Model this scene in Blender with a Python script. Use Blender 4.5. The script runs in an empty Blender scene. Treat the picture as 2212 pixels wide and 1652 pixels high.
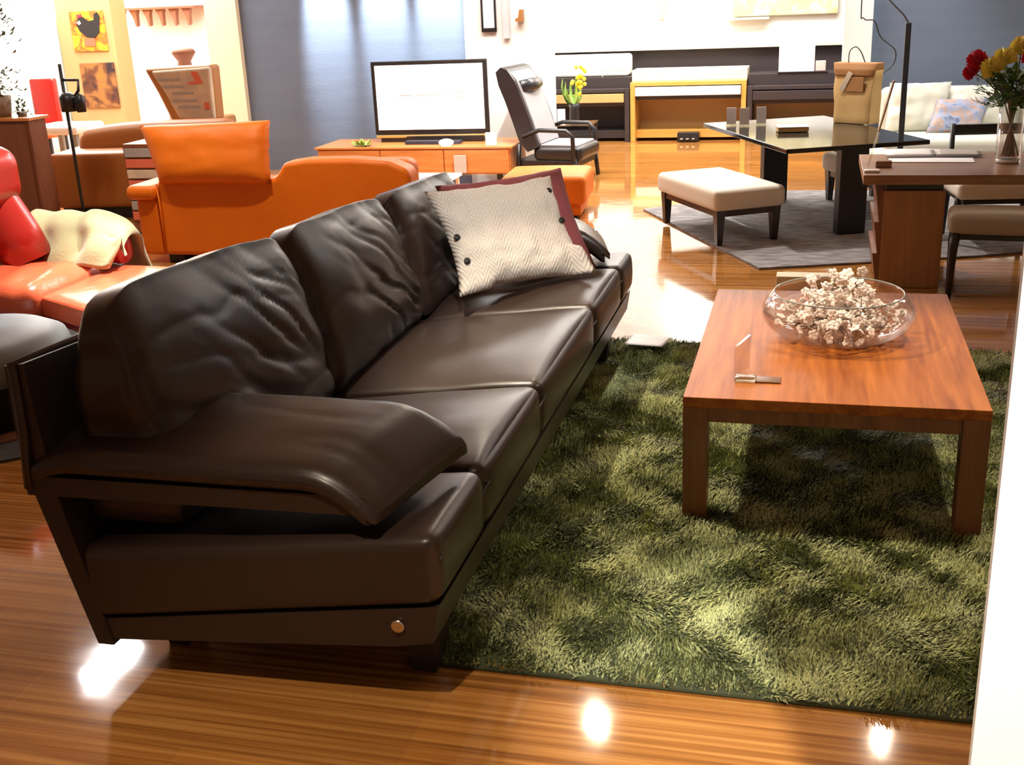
import bpy, math, random
from mathutils import Vector, Matrix, noise
C = bpy.context.scene
COL = C.collection
random.seed(7)
PI = math.pi
# ------------------------------------------------------------------ camera
cam = bpy.data.cameras.new('camera')
cam.sensor_width = 36.0
cam.lens = 40.197
cam.clip_start = 0.02
cam_o = bpy.data.objects.new('camera', cam)
COL.objects.link(cam_o)
def ortho(yaw, pitch, roll):
    Rz = Matrix.Rotation(yaw, 3, 'Z'); Rx = Matrix.Rotation(pitch, 3, 'X'); Ry = Matrix.Rotation(roll, 3, 'Y')
    r = Rz @ Rx @ Ry
    m = Matrix.Identity(4)
    for i in range(3):
        m[i][0] = r[i][0]; m[i][1] = r[i][2]; m[i][2] = -r[i][1]
    m[2][3] = 1.45
    return m
cam_o.matrix_world = ortho(0.26350748, -0.33228579, 0.04362281)
C.camera = cam_o
C.view_settings.view_transform = 'Standard'
C.view_settings.look = 'None'
C.view_settings.gamma = 1.0
C.view_settings.use_curve_mapping = False
C.view_settings.exposure = 0.0
# ------------------------------------------------------------------ world and lights
w = bpy.data.worlds.new('world'); C.world = w; w.use_nodes = True
w.node_tree.nodes['Background'].inputs[0].default_value = (1.0, 0.93, 0.82, 1)
w.node_tree.nodes['Background'].inputs[1].default_value = 0.12
def spot(name, x, y, z, tx, ty, tz, power, deg=70, blend=0.5, col=(1, 0.86, 0.68), r=0.035):
    l = bpy.data.lights.new(name, 'SPOT'); l.energy = power; l.spot_size = math.radians(deg); l.spot_blend = blend
    l.color = col; l.shadow_soft_size = r
    o = bpy.data.objects.new(name, l); COL.objects.link(o); o.location = (x, y, z)
    o.rotation_euler = (Vector((tx, ty, tz)) - Vector((x, y, z))).to_track_quat('-Z', 'Y').to_euler()
    return o
def area(name, x, y, z, sx, sy, power, col=(1, 0.9, 0.76), rot=(0, 0, 0)):
    l = bpy.data.lights.new(name, 'AREA'); l.shape = 'RECTANGLE'; l.size = sx; l.size_y = sy; l.energy = power; l.color = col
    o = bpy.data.objects.new(name, l); COL.objects.link(o); o.location = (x, y, z); o.rotation_euler = rot
    return o
WARM = (1, 0.84, 0.64); NEUT = (1, 0.97, 0.93); COOL = (0.86, 0.94, 1.0)
# ceiling spots over the brown sofa and the coffee table, then added fill spots
spot('overhead_spot', -1.40, 3.45, 2.5, -0.35, 3.25, 0, 300, 48, .6, WARM)
spot('overhead_spot', 0.90, 3.40, 2.5, 0.15, 3.1, 0, 165, 50, .6, WARM)
spot('overhead_spot', -1.06, 5.40, 2.5, -0.8, 3.6, 0.0, 34, 78, .3, WARM)
spot('overhead_spot', 0.49, 5.57, 2.5, 0.35, 4.0, 0.0, 20, 72, .3, WARM, .02)
spot('overhead_spot', -0.55, 2.3, 2.5, -1.0, 3.9, 0.5, 210, 24, .7, NEUT)  # added fill lamp that brightens the near faces of the cushions
spot('overhead_spot', -2.2, 4.9, 2.5, -2.78, 4.05, 0.35, 620, 22, .6, NEUT)  # extra lamp added to make the footrest hotter; no known fixture
spot('overhead_spot', -0.7, 0.8, 2.5, -0.6, 1.15, 0, 150, 62, .6, WARM)  # unseen fill spot added to lift the near floor
# spots over the furniture further back
spot('overhead_spot', -0.50, 7.60, 2.5, -0.4, 7.0, 0.3, 210, 70, .6, NEUT)
spot('overhead_spot', 1.10, 7.40, 2.5, 1.0, 8.2, 0.4, 110, 80, .6, NEUT)
spot('overhead_spot', -2.70, 5.00, 2.5, -2.9, 6.1, 0.5, 150, 70, .6, WARM)
spot('overhead_spot', -1.70, 7.60, 2.5, -1.9, 8.4, 0.4, 260, 70, .6, NEUT)
spot('overhead_spot', -2.90, 7.40, 2.5, -2.9, 8.6, 0.2, 160, 60, .6, WARM)
spot('overhead_spot', -2.70, 4.30, 2.5, -3.0, 4.1, 0.4, 330, 42, .5, NEUT)
# blue wall washers
for wx in (-4.02, -3.50, -3.02):
    spot('wall_washer', wx, 9.10, 2.45, wx, 9.42, 1.42, 1500, 24, .7, COOL)
spot('wall_washer', 0.70, 8.9, 2.4, 0.62, 9.58, 1.0, 80, 60, 1, COOL)
# bright zones, mostly added fill: far room, left room, near the white wall
area('overhead_panel', -1.2, 10.2, 2.55, 3.4, 0.9, 210, NEUT)  # added fill panel, whitens the far room
area('overhead_panel', -6.0, 9.2, 2.55, 2.0, 2.4, 240, NEUT)  # panel added as fill for the left room
area('overhead_panel', -7.9, 11.2, 2.55, 1.8, 1.4, 300, NEUT)  # made-up panel, placed to put glare on the footrest
area('overhead_panel', -4.18, 5.44, 2.50, 0.16, 0.46, 26, NEUT)
area('wall_light', -1.12, 11.45, 1.88, 0.08, 0.26, 9, NEUT, (PI / 2, 0, 0))
area('overhead_panel', -2.0, 8.3, 2.55, 2.2, 0.6, 90, NEUT)  # fill panel added to brighten the white wall and column
area('overhead_panel', 1.6, 8.2, 2.55, 1.6, 0.8, 30, NEUT)  # weak added fill over the ivory sofa
spot('near_wall_fill', 0.42, 0.35, 2.45, 0.42, 1.2, 0.95, 420, 40, .4, NEUT)  # unseen spot added so the near wall burns white
# ------------------------------------------------------------------ materials
def nt(m):
    m.use_nodes = True
    return m.node_tree, m.node_tree.nodes, m.node_tree.links
def mat(name, col, rough=0.5, metal=0.0, spec=0.5, bump=None, var=None, coat=0.0, sheen=0.0):
    """bump = (scale, strength, distance[, stretch]) ; var = (scale, amount, second colour[, stretch])"""
    m = bpy.data.materials.new(name); t, N, L = nt(m)
    b = N['Principled BSDF']
    b.inputs['Base Color'].default_value = (*col, 1); b.inputs['Roughness'].default_value = rough
    b.inputs['Metallic'].default_value = metal; b.inputs['Specular IOR Level'].default_value = spec
    b.inputs['Coat Weight'].default_value = coat
    if sheen: b.inputs['Sheen Weight'].default_value = sheen; b.inputs['Sheen Roughness'].default_value = .4
    tc = N.new('ShaderNodeTexCoord')
    def noi(scale, st):
        mp = N.new('ShaderNodeMapping'); mp.inputs['Scale'].default_value = st
        L.new(tc.outputs['Object'], mp.inputs[0])
        n = N.new('ShaderNodeTexNoise'); n.inputs['Scale'].default_value = scale; n.inputs['Detail'].default_value = 4
        L.new(mp.outputs[0], n.inputs['Vector']); return n
    if var:
        n = noi(var[0], var[3] if len(var) > 3 else (1, 1, 1))
        r = N.new('ShaderNodeMapRange'); r.inputs[1].default_value = .35; r.inputs[2].default_value = .65; r.inputs[4].default_value = var[1]
        L.new(n.outputs[0], r.inputs[0])
        mx = N.new('ShaderNodeMix'); mx.data_type = 'RGBA'
        mx.inputs[6].default_value = (*col, 1); mx.inputs[7].default_value = (*var[2], 1)
        L.new(r.outputs[0], mx.inputs[0]); L.new(mx.outputs[2], b.inputs['Base Color'])
    if bump:
        n = noi(bump[0], bump[3] if len(bump) > 3 else (1, 1, 1))
        bp = N.new('ShaderNodeBump'); bp.inputs['Strength'].default_value = bump[1]; bp.inputs['Distance'].default_value = bump[2]
        L.new(n.outputs[0], bp.inputs['Height']); L.new(bp.outputs[0], b.inputs['Normal'])
    return m
def emis(name, col, s):
    m = bpy.data.materials.new(name); t, N, L = nt(m); b = N['Principled BSDF']
    b.inputs['Base Color'].default_value = (*col, 1); b.inputs['Emission Color'].default_value = (*col, 1)
    b.inputs['Emission Strength'].default_value = s; b.inputs['Roughness'].default_value = .3
    return m
def glassy(name, tint=(1, 1, 1), gl=0.5, rough=0.02):
    m = bpy.data.materials.new(name); t, N, L = nt(m); N.remove(N['Principled BSDF'])
    o = N['Material Output']; tr = N.new('ShaderNodeBsdfTransparent'); tr.inputs[0].default_value = (*tint, 1)
    g = N.new('ShaderNodeBsdfGlossy'); g.inputs['Roughness'].default_value = rough
    lw = N.new('ShaderNodeLayerWeight'); lw.inputs[0].default_value = .35
    r = N.new('ShaderNodeMapRange'); r.inputs[3].default_value = .04; r.inputs[4].default_value = gl
    mx = N.new('ShaderNodeMixShader')
    L.new(lw.outputs['Facing'], r.inputs[0]); L.new(r.outputs[0], mx.inputs[0])
    L.new(tr.outputs[0], mx.inputs[1]); L.new(g.outputs[0], mx.inputs[2]); L.new(mx.outputs[0], o.inputs[0])
    return m
def wood(name, a, b_, rough=.35, axis='Y', scale=1.0, coat=.2, spec=.5):
    st = {'Y': (14, .9, 14), 'X': (.9, 14, 14), 'Z': (14, 14, .9)}[axis]
    m = mat(name, a, rough, coat=coat, spec=spec)
    t, N, L = nt(m); b = N['Principled BSDF']
    tc = N.new('ShaderNodeTexCoord'); mp = N.new('ShaderNodeMapping'); mp.inputs['Scale'].default_value = st
    L.new(tc.outputs['Object'], mp.inputs[0])
    n1 = N.new('ShaderNodeTexNoise'); n1.inputs['Scale'].default_value = 1.6 * scale; n1.inputs['Detail'].default_value = 3; n1.inputs['Distortion'].default_value = 1.4
    n2 = N.new('ShaderNodeTexNoise'); n2.inputs['Scale'].default_value = 7 * scale; n2.inputs['Detail'].default_value = 5
    L.new(mp.outputs[0], n1.inputs['Vector']); L.new(mp.outputs[0], n2.inputs['Vector'])
    ad = N.new('ShaderNodeMath'); ad.operation = 'MULTIPLY_ADD'; ad.inputs[1].default_value = .45
    L.new(n2.outputs[0], ad.inputs[0]); L.new(n1.outputs[0], ad.inputs[2])
    r = N.new('ShaderNodeMapRange'); r.inputs[1].default_value = .5; r.inputs[2].default_value = .95
    L.new(ad.outputs[0], r.inputs[0])
    mx = N.new('ShaderNodeMix'); mx.data_type = 'RGBA'; mx.inputs[6].default_value = (*a, 1); mx.inputs[7].default_value = (*b_, 1)
    L.new(r.outputs[0], mx.inputs[0]); L.new(mx.outputs[2], b.inputs['Base Color'])
    return m
def floor_mat():
    m = bpy.data.materials.new('laminate_floor'); t, N, L = nt(m); b = N['Principled BSDF']
    tc = N.new('ShaderNodeTexCoord')
    mp = N.new('ShaderNodeMapping'); mp.inputs['Scale'].default_value = (.9, 62, 1); mp.inputs['Rotation'].default_value = (0, 0, 0)
    L.new(tc.outputs['Object'], mp.inputs[0])
    n1 = N.new('ShaderNodeTexNoise'); n1.inputs['Scale'].default_value = 1.0; n1.inputs['Detail'].default_value = 5; n1.inputs['Distortion'].default_value = .3
    L.new(mp.outputs[0], n1.inputs['Vector'])
    br = N.new('ShaderNodeTexBrick'); br.offset = .5; br.inputs['Scale'].default_value = 1
    br.inputs['Brick Width'].default_value = .92; br.inputs['Row Height'].default_value = .31
    br.inputs['Mortar Size'].default_value = .0022; br.inputs['Mortar Smooth'].default_value = .2
    br.inputs['Color1'].default_value = (.86, .86, .86, 1); br.inputs['Color2'].default_value = (1.12, 1.12, 1.12, 1); br.inputs['Mortar'].default_value = (.95, .95, .95, 1)
    mb = N.new('ShaderNodeMapping'); mb.inputs['Location'].default_value = (.29, .12, 0); L.new(tc.outputs['Object'], mb.inputs[0]); L.new(mb.outputs[0], br.inputs['Vector'])
    cr = N.new('ShaderNodeValToRGB'); e = cr.color_ramp.elements
    e[0].position = .33; e[0].color = (.25, .090, .018, 1); e[1].position = .64; e[1].color = (.56, .26, .070, 1)
    k = e.new(.48); k.color = (.41, .165, .036, 1)
    L.new(n1.outputs[0], cr.inputs[0])
    mx = N.new('ShaderNodeMix'); mx.data_type = 'RGBA'; mx.blend_type = 'MULTIPLY'; mx.inputs[0].default_value = 1
    L.new(cr.outputs[0], mx.inputs[6]); L.new(br.outputs['Color'], mx.inputs[7]); L.new(mx.outputs[2], b.inputs['Base Color'])
    b.inputs['Roughness'].default_value = .075; b.inputs['Specular IOR Level'].default_value = .8; b.inputs['Coat Weight'].default_value = .3; b.inputs['Coat Roughness'].default_value = .04
    n2 = N.new('ShaderNodeTexNoise'); n2.inputs['Scale'].default_value = 5; n2.inputs['Detail'].default_value = 1
    L.new(tc.outputs['Object'], n2.inputs['Vector'])
    bp = N.new('ShaderNodeBump'); bp.inputs['Strength'].default_value = .12; bp.inputs['Distance'].default_value = .01
    L.new(n2.outputs[0], bp.inputs['Height'])
    bq = N.new('ShaderNodeBump'); bq.inputs['Strength'].default_value = .35; bq.inputs['Distance'].default_value = .0015; bq.invert = True
    L.new(br.outputs['Fac'], bq.inputs['Height']); L.new(bp.outputs[0], bq.inputs['Normal']); L.new(bq.outputs[0], b.inputs['Normal'])
    return m
def pile_mat():
    m = bpy.data.materials.new('shag_pile'); t, N, L = nt(m); b = N['Principled BSDF']
    tc = N.new('ShaderNodeTexCoord')
    n1 = N.new('ShaderNodeTexNoise'); n1.inputs['Scale'].default_value = 9; n1.inputs['Detail'].default_value = 3
    n2 = N.new('ShaderNodeTexNoise'); n2.inputs['Scale'].default_value = 160; n2.inputs['Detail'].default_value = 0
    L.new(tc.outputs['Object'], n1.inputs[0]); L.new(tc.outputs['Object'], n2.inputs[0])
    ad = N.new('ShaderNodeMath'); ad.operation = 'MULTIPLY_ADD'; ad.inputs[1].default_value = 1.0
    L.new(n2.outputs[0], ad.inputs[0]); L.new(n1.outputs[0], ad.inputs[2])
    r = N.new('ShaderNodeMapRange'); r.inputs[1].default_value = .75; r.inputs[2].default_value = 1.2; L.new(ad.outputs[0], r.inputs[0])
    mx = N.new('ShaderNodeMix'); mx.data_type = 'RGBA'; mx.inputs[6].default_value = (.030, .040, .016, 1); mx.inputs[7].default_value = (.58, .62, .27, 1)  # pale and dark patches paint lit and shaded pile, besides mixed yarn
    L.new(r.outputs[0], mx.inputs[0]); L.new(mx.outputs[2], b.inputs['Base Color'])
    b.inputs['Roughness'].default_value = .55; b.inputs['Specular IOR Level'].default_value = .35
    return m
def herring_mat():
    m = bpy.data.materials.new('herringbone_knit'); t, N, L = nt(m); b = N['Principled BSDF']
    tc = N.new('ShaderNodeTexCoord'); sp = N.new('ShaderNodeSeparateXYZ'); L.new(tc.outputs['UV'], sp.inputs[0])
    def math_(op, a, b2=None, v=None):
        n = N.new('ShaderNodeMath'); n.operation = op; L.new(a, n.inputs[0])
        if b2 is not None: L.new(b2, n.inputs[1])
        if v is not None: n.inputs[1].default_value = v
        return n.outputs[0]
    u8 = math_('MULTIPLY', sp.outputs[0], v=9); pp = math_('PINGPONG', u8, v=.5)
    v8 = math_('MULTIPLY', sp.outputs[1], v=34); p6 = math_('MULTIPLY', pp, v=7.0)
    s = math_('ADD', v8, p6); ph = math_('MULTIPLY', s, v=2 * PI / 1.6); sn = math_('SINE', ph)
    r = N.new('ShaderNodeMapRange'); r.inputs[1].default_value = -.6; r.inputs[2].default_value = .8; L.new(sn, r.inputs[0])
    nz = N.new('ShaderNodeTexNoise'); nz.inputs['Scale'].default_value = 60; L.new(tc.outputs['Object'], nz.inputs[0])
    ml = math_('MULTIPLY', r.outputs[0], nz.outputs[0])
    mx = N.new('ShaderNodeMix'); mx.data_type = 'RGBA'; mx.inputs[6].default_value = (.56, .50, .43, 1); mx.inputs[7].default_value = (.74, .70, .63, 1)
    L.new(ml, mx.inputs[0]); L.new(mx.outputs[2], b.inputs['Base Color']); b.inputs['Roughness'].default_value = .9
    b.inputs['Specular IOR Level'].default_value = .1
    bp = N.new('ShaderNodeBump'); bp.inputs['Strength'].default_value = .6; bp.inputs['Distance'].default_value = .004
    L.new(ml, bp.inputs['Height']); L.new(bp.outputs[0], b.inputs['Normal'])
    return m
def picture_mat(name, cols, scale, seed):
    m = bpy.data.materials.new(name); t, N, L = nt(m); b = N['Principled BSDF']
    tc = N.new('ShaderNodeTexCoord'); mp = N.new('ShaderNodeMapping'); mp.inputs['Location'].default_value = (seed, seed * 2, seed); L.new(tc.outputs['Object'], mp.inputs[0])
    n = N.new('ShaderNodeTexNoise'); n.inputs['Scale'].default_value = scale; n.inputs['Detail'].default_value = 3; n.inputs['Distortion'].default_value = .6
    L.new(mp.outputs[0], n.inputs[0]); cr = N.new('ShaderNodeValToRGB'); cr.color_ramp.interpolation = 'EASE'
    e = cr.color_ramp.elements
    for i, c in enumerate(cols):
        p = .3 + .4 * i / (len(cols) - 1)
        if i < 2: e[i].position = p; e[i].color = (*c, 1)
        else: k = e.new(p); k.color = (*c, 1)
    L.new(n.outputs[0], cr.inputs[0]); L.new(cr.outputs[0], b.inputs['Base Color']); b.inputs['Roughness'].default_value = .7
    return m
M_ = {}
M_['floor'] = floor_mat()
M_['pile'] = pile_mat()
M_['rugbase'] = mat('rug_backing', (.05, .06, .025), .9)
M_['leather'] = mat('brown_leather', (.029, .0172, .0132), .38, spec=.4, bump=(55, .15, .002), var=(3, .5, (.038, .021, .015)), coat=.12)
M_['leather'].node_tree.nodes['Principled BSDF'].inputs['Coat Roughness'].default_value = .22
M_['leather_dark'] = mat('brown_leather_underside', (.018, .011, .009), .5)
M_['blue'] = mat('blue_grey_wall_covering', (.13, .16, .215), .8, spec=.2, bump=(30, .15, .004, (1, 1, 4)), var=(5, .4, (.16, .19, .25), (.3, 1, 3)))
M_['white'] = mat('white_paint', (.86, .86, .83), .7, spec=.2)
M_['cream'] = mat('cream_paint', (.80, .70, .50), .7, spec=.2)
M_['ceil'] = mat('ceiling_white', (.85, .83, .78), .9)
M_['walnut'] = wood('walnut_table', (.24, .058, .008), (.46, .145, .020), .45, 'Y', .8, 0, .25)
M_['walnut_v'] = wood('walnut_upright', (.15, .048, .016), (.26, .09, .03), .4, 'Z')
M_['desk'] = wood('desk_walnut', (.24, .11, .045), (.38, .19, .085), .4, 'X')
M_['desk_v'] = wood('desk_panel', (.32, .14, .05), (.44, .21, .08), .45, 'Z')
M_['orange_wood'] = wood('cherry_wood', (.52, .18, .045), (.68, .28, .08), .35, 'X')
M_['gold_wood'] = wood('light_oak', (.60, .30, .055), (.68, .37, .09), .4, 'X')
M_['gold_panel'] = mat('piano_wood_panel', (.48, .28, .10), .5, var=(8, .5, (.52, .31, .12)))
M_['dark_wood'] = wood('dark_stained_wood', (.018, .013, .012), (.03, .02, .018), .3, 'Z')
M_['red_wood'] = wood('reddish_brown_wood', (.17, .055, .022), (.23, .08, .035), .45, 'Z')
M_['black_gloss'] = mat('black_glass_top', (.012, .014, .014), .08, spec=.7)
M_['black'] = mat('black_metal', (.012, .012, .014), .4)
M_['black_leather'] = mat('black_leather', (.015, .015, .018), .3, bump=(40, .1, .002))
M_['lit_grey_leather'] = mat('lit_grey_leather', (.34, .33, .35), .45)  # lighter tone paints the light on the black chair's inner leather
M_['orange'] = mat('orange_leather', (.70, .155, .004), .5, spec=.35, bump=(40, .15, .003), var=(4, .5, (.78, .20, .008)))
M_['tan'] = mat('tan_leather', (.34, .115, .018), .5, bump=(30, .1, .003))
M_['tan_hide'] = mat('brown_cowhide', (.36, .16, .04), .5)
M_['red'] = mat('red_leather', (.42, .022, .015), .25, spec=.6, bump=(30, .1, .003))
M_['salmon'] = mat('lit_red_leather', (.72, .12, .05), .25, spec=.6, bump=(14, .35, .012))  # brighter copy of the red leather, its strong light put into the colour
M_['bluegrey'] = mat('blue_grey_leather', (.20, .23, .24), .5)
M_['throw'] = mat('cream_wool', (.42, .38, .20), .95, bump=(120, .5, .003), sheen=.3)
M_['cream_fabric'] = mat('cream_fabric', (.72, .66, .55), .9, bump=(150, .2, .002))
M_['sofa_cream'] = mat('ivory_fabric', (.68, .68, .58), .9, bump=(120, .2, .002))
M_['grey_seat'] = mat('grey_beige_fabric', (.38, .34, .28), .9)
M_['maroon'] = mat('maroon_cotton', (.24, .055, .06), .9, bump=(200, .3, .002))
M_['knit'] = herring_mat()
M_['btn'] = mat('black_button', (.01, .01, .01), .35)
M_['metal'] = mat('brushed_metal', (.65, .6, .5), .25, metal=1)
M_['greyrug'] = mat('grey_rug', (.17, .16, .16), .95, spec=.1, bump=(40, .6, .01), var=(9, .9, (.34, .32, .31), (1, 3, 1)))
M_['glass'] = glassy('clear_glass')
M_['acrylic'] = glassy('clear_acrylic', (.97, .95, .92), .35)
M_['acrylic2'] = glassy('bevelled_acrylic_block', (.82, .80, .70), .5)
M_['blossom'] = mat('white_blossom', (.95, .84, .77), .5)
M_['twig'] = mat('brown_twig', (.12, .07, .04), .7)
M_['paper'] = mat('white_paper', (.93, .93, .92), .6)
M_['greypaper'] = mat('grey_card', (.5, .46, .42), .6)
M_['kraft'] = mat('kraft_paper', (.52, .33, .12), .7, var=(5, .6, (.6, .4, .16)))
M_['kraft_d'] = mat('brown_kraft_paper', (.36, .17, .05), .7)
M_['green'] = mat('leaf_green', (.07, .16, .035), .5)
M_['sagegreen'] = mat('dusty_leaf_green', (.07, .10, .045), .7, spec=.2)
M_['green_l'] = mat('light_leaf_green', (.26, .44, .08), .5)
M_['yellow'] = mat('yellow_petals', (.85, .72, .03), .6)
M_['mum'] = mat('yellow_green_petals', (.92, .85, .18), .7, var=(20, .6, (.85, .58, .2)))
M_['crimson'] = mat('crimson_petals', (.60, .015, .05), .6)
M_['stem'] = mat('pale_stem', (.2, .2, .1), .6)
M_['screen'] = emis('tv_screen', (1, .96, .9), 1.05)
M_['screen2'] = mat('screen_drawing', (.45, .45, .42), .5)
M_['lampwhite'] = emis('frosted_lamp', (1, .95, .85), 1.6)
M_['gold'] = mat('gold_trim', (.62, .42, .14), .35, metal=.3)
M_['terra'] = mat('brown_clay', (.33, .13, .07), .6)
M_['burlap'] = mat('printed_burlap', (.60, .50, .35), .8, var=(9, .8, (.40, .33, .27)))
M_['redprint'] = mat('red_print', (.62, .14, .07), .7)
M_['yellowbg'] = mat('yellow_print', (.85, .55, .05), .7)
M_['tanpaint'] = mat('tan_paint', (.55, .36, .17), .8, spec=.2)
M_['poster2'] = picture_mat('brown_orange_print', [(.02, .012, .02), (.12, .04, .015), (.30, .14, .04), (.42, .16, .02)], 7, 3)
M_['poster1'] = picture_mat('orange_yellow_print', [(.62, .40, .02), (.60, .36, .02), (.5, .12, .02), (.65, .42, .03)], 9, 5)
M_['patterned'] = picture_mat('blue_patterned_fabric', [(.15, .2, .35), (.35, .42, .6), (.5, .35, .3), (.6, .65, .75)], 14, 1)
M_['olive'] = picture_mat('olive_display', [(.45, .40, .2), (.6, .55, .3), (.75, .7, .5)], 10, 2)
M_['brown_band'] = mat('dark_brown_panel', (.035, .026, .028), .5)
M_['paleblue'] = mat('pale_blue_trim', (.55, .68, .72), .6)
M_['ash'] = mat('greyish_board', (.32, .31, .29), .7)
# ------------------------------------------------------------------ mesh helpers
class MB:
    def __init__(s): s.v = []; s.f = []; s.uv = None
    def add(s, v, f, X=None):
        o = len(s.v)
        s.v += [tuple(X @ Vector(p)) for p in v] if X is not None else [tuple(p) for p in v]
        s.f += [tuple(i + o for i in q) for q in f]; return s
    def rbox(s, c, d, r=.004, seg=2, n=1, crown=(0, 0, 0), fn=None, X=None):
        """rounded box: centre c, full size d; n cells across each face; crown bulges the faces; fn(u,v,w,p) reshapes"""
        h = [x / 2 for x in d]; r = min(r, *[x * .999 for x in h])
        ax = []
        for k in range(3):
            t = 1 - r / h[k]
            a = [-1 + (1 - t) * (1 - math.cos(i / seg * PI / 2)) * 1.0 for i in range(seg)]
            m = [-t + 2 * t * i / n for i in range(n + 1)]
            ax.append(a + m + [-q for q in reversed(a)])
        V = {}; vs = []; fs = []
        def vert(u, v_, w_):
            k = (round(u, 6), round(v_, 6), round(w_, 6))
            if k in V: return V[k]
            p = Vector((u * h[0], v_ * h[1], w_ * h[2]))
            q = Vector([max(-(h[i] - r), min(h[i] - r, p[i])) for i in range(3)])
            dd = p - q
            if dd.length > 1e-9: p = q + dd.normalized() * r
            bu, bv, bw = 1 - u * u, 1 - v_ * v_, 1 - w_ * w_
            p.x += u * crown[0] * bv * bw; p.y += v_ * crown[1] * bu * bw; p.z += w_ * crown[2] * bu * bv
            if fn: p = Vector(fn(u, v_, w_, p))
            V[k] = len(vs); vs.append((p.x + c[0], p.y + c[1], p.z + c[2])); return V[k]
        for a in range(3):
            b, c2 = (a + 1) % 3, (a + 2) % 3
            for sg in (-1, 1):
                for i in range(len(ax[b]) - 1):
                    for j in range(len(ax[c2]) - 1):
                        q = []
                        for (x, y) in ((i, j), (i + 1, j), (i + 1, j + 1), (i, j + 1)):
                            k = [0, 0, 0]; k[a] = sg; k[b] = ax[b][x]; k[c2] = ax[c2][y]; q.append(vert(*k))
                        if sg < 0: q.reverse()
                        if len(set(q)) > 2: fs.append(tuple(dict.fromkeys(q)))
        return s.add(vs, fs, X)
    def prism(s, poly, axis, a0, a1, X=None):
        n = len(poly); vs = []
        for a in (a0, a1):
            for (p, q) in poly: vs.append({'x': (a, p, q), 'y': (p, a, q), 'z': (p, q, a)}[axis])
        fs = [tuple(range(n)), tuple(range(2 * n - 1, n - 1, -1))]
        for i in range(n): j = (i + 1) % n; fs.append((j, i, n + i, n + j))
        return s.add(vs, fs, X)
    def tube(s, pts, r, n=8, X=None, caps=True):
        pts = [Vector(p) for p in pts]; R = r if isinstance(r, (list, tuple)) else [r] * len(pts)
        vs = []; fs = []; up = None
        for i, p in enumerate(pts):
            t = (pts[min(i + 1, len(pts) - 1)] - pts[max(i - 1, 0)]).normalized()
            if up is None: up = Vector((0, 0, 1)) if abs(t.z) < .9 else Vector((1, 0, 0))
            a = (up - t * up.dot(t)).normalized(); up = a; b = t.cross(a)
            for k in range(n):
                an = 2 * PI * k / n; vs.append(p + a * math.cos(an) * R[i] + b * math.sin(an) * R[i])
        for i in range(len(pts) - 1):
            for k in range(n):
                k2 = (k + 1) % n; fs.append((i * n + k, i * n + k2, (i + 1) * n + k2, (i + 1) * n + k))
        if caps: fs.append(tuple(reversed(range(n)))); fs.append(tuple(range((len(pts) - 1) * n, len(pts) * n)))
        return s.add(vs, fs, X)
    def lathe(s, prof, c=(0, 0, 0), n=32, sx=1, sy=1, X=None):
        vs = []; fs = []; m = len(prof)
        for (r, z) in prof:
            for k in range(n):
                a = 2 * PI * k / n; vs.append((c[0] + r * sx * math.cos(a), c[1] + r * sy * math.sin(a), c[2] + z))
        for i in range(m - 1):
            for k in range(n):
                k2 = (k + 1) % n; fs.append((i * n + k, i * n + k2, (i + 1) * n + k2, (i + 1) * n + k))
        closed = prof[0] == prof[-1]
        if prof[0][0] > 1e-4 and not closed: fs.append(tuple(reversed(range(n))))
        if prof[-1][0] > 1e-4 and not closed: fs.append(tuple(range((m - 1) * n, m * n)))
        return s.add(vs, fs, X)
    def ball(s, c, r, n=10, X=None, sq=(1, 1, 1)):
        m = max(4, n // 2)
        vs = []; fs = []
        for i in range(m + 1):
            th = PI * i / m
            for k in range(n):
                ph = 2 * PI * k / n
                vs.append((c[0] + r * sq[0] * math.sin(th) * math.cos(ph), c[1] + r * sq[1] * math.sin(th) * math.sin(ph), c[2] + r * sq[2] * math.cos(th)))
        for i in range(m):
            for k in range(n):
                k2 = (k + 1) % n; fs.append((i * n + k, (i + 1) * n + k, (i + 1) * n + k2, i * n + k2))
        return s.add(vs, fs, X)
    def leaf(s, base, tip, wd, up=(0, 0, 1), bend=.2):
        b = Vector(base); t = Vector(tip); d = t - b; side = d.cross(Vector(up))
        if side.length < 1e-6: side = Vector((1, 0, 0))
        side = side.normalized() * wd; nn = side.cross(d).normalized() * bend * d.length
        vs = []; K = [(0, .06), (.25, .7), (.5, 1), (.75, .75), (1, .03)]
        for (a, ww) in K:
            p = b + d * a + nn * math.sin(a * PI) * -1
            vs += [p - side * ww, p + nn * .12 * ww, p + side * ww]
        fs = []
        for i in range(4):
            for k in (0, 1): fs.append((3 * i + k, 3 * i + k + 1, 3 * i + k + 4, 3 * i + k + 3))
        return s.add(vs, fs)
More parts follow.
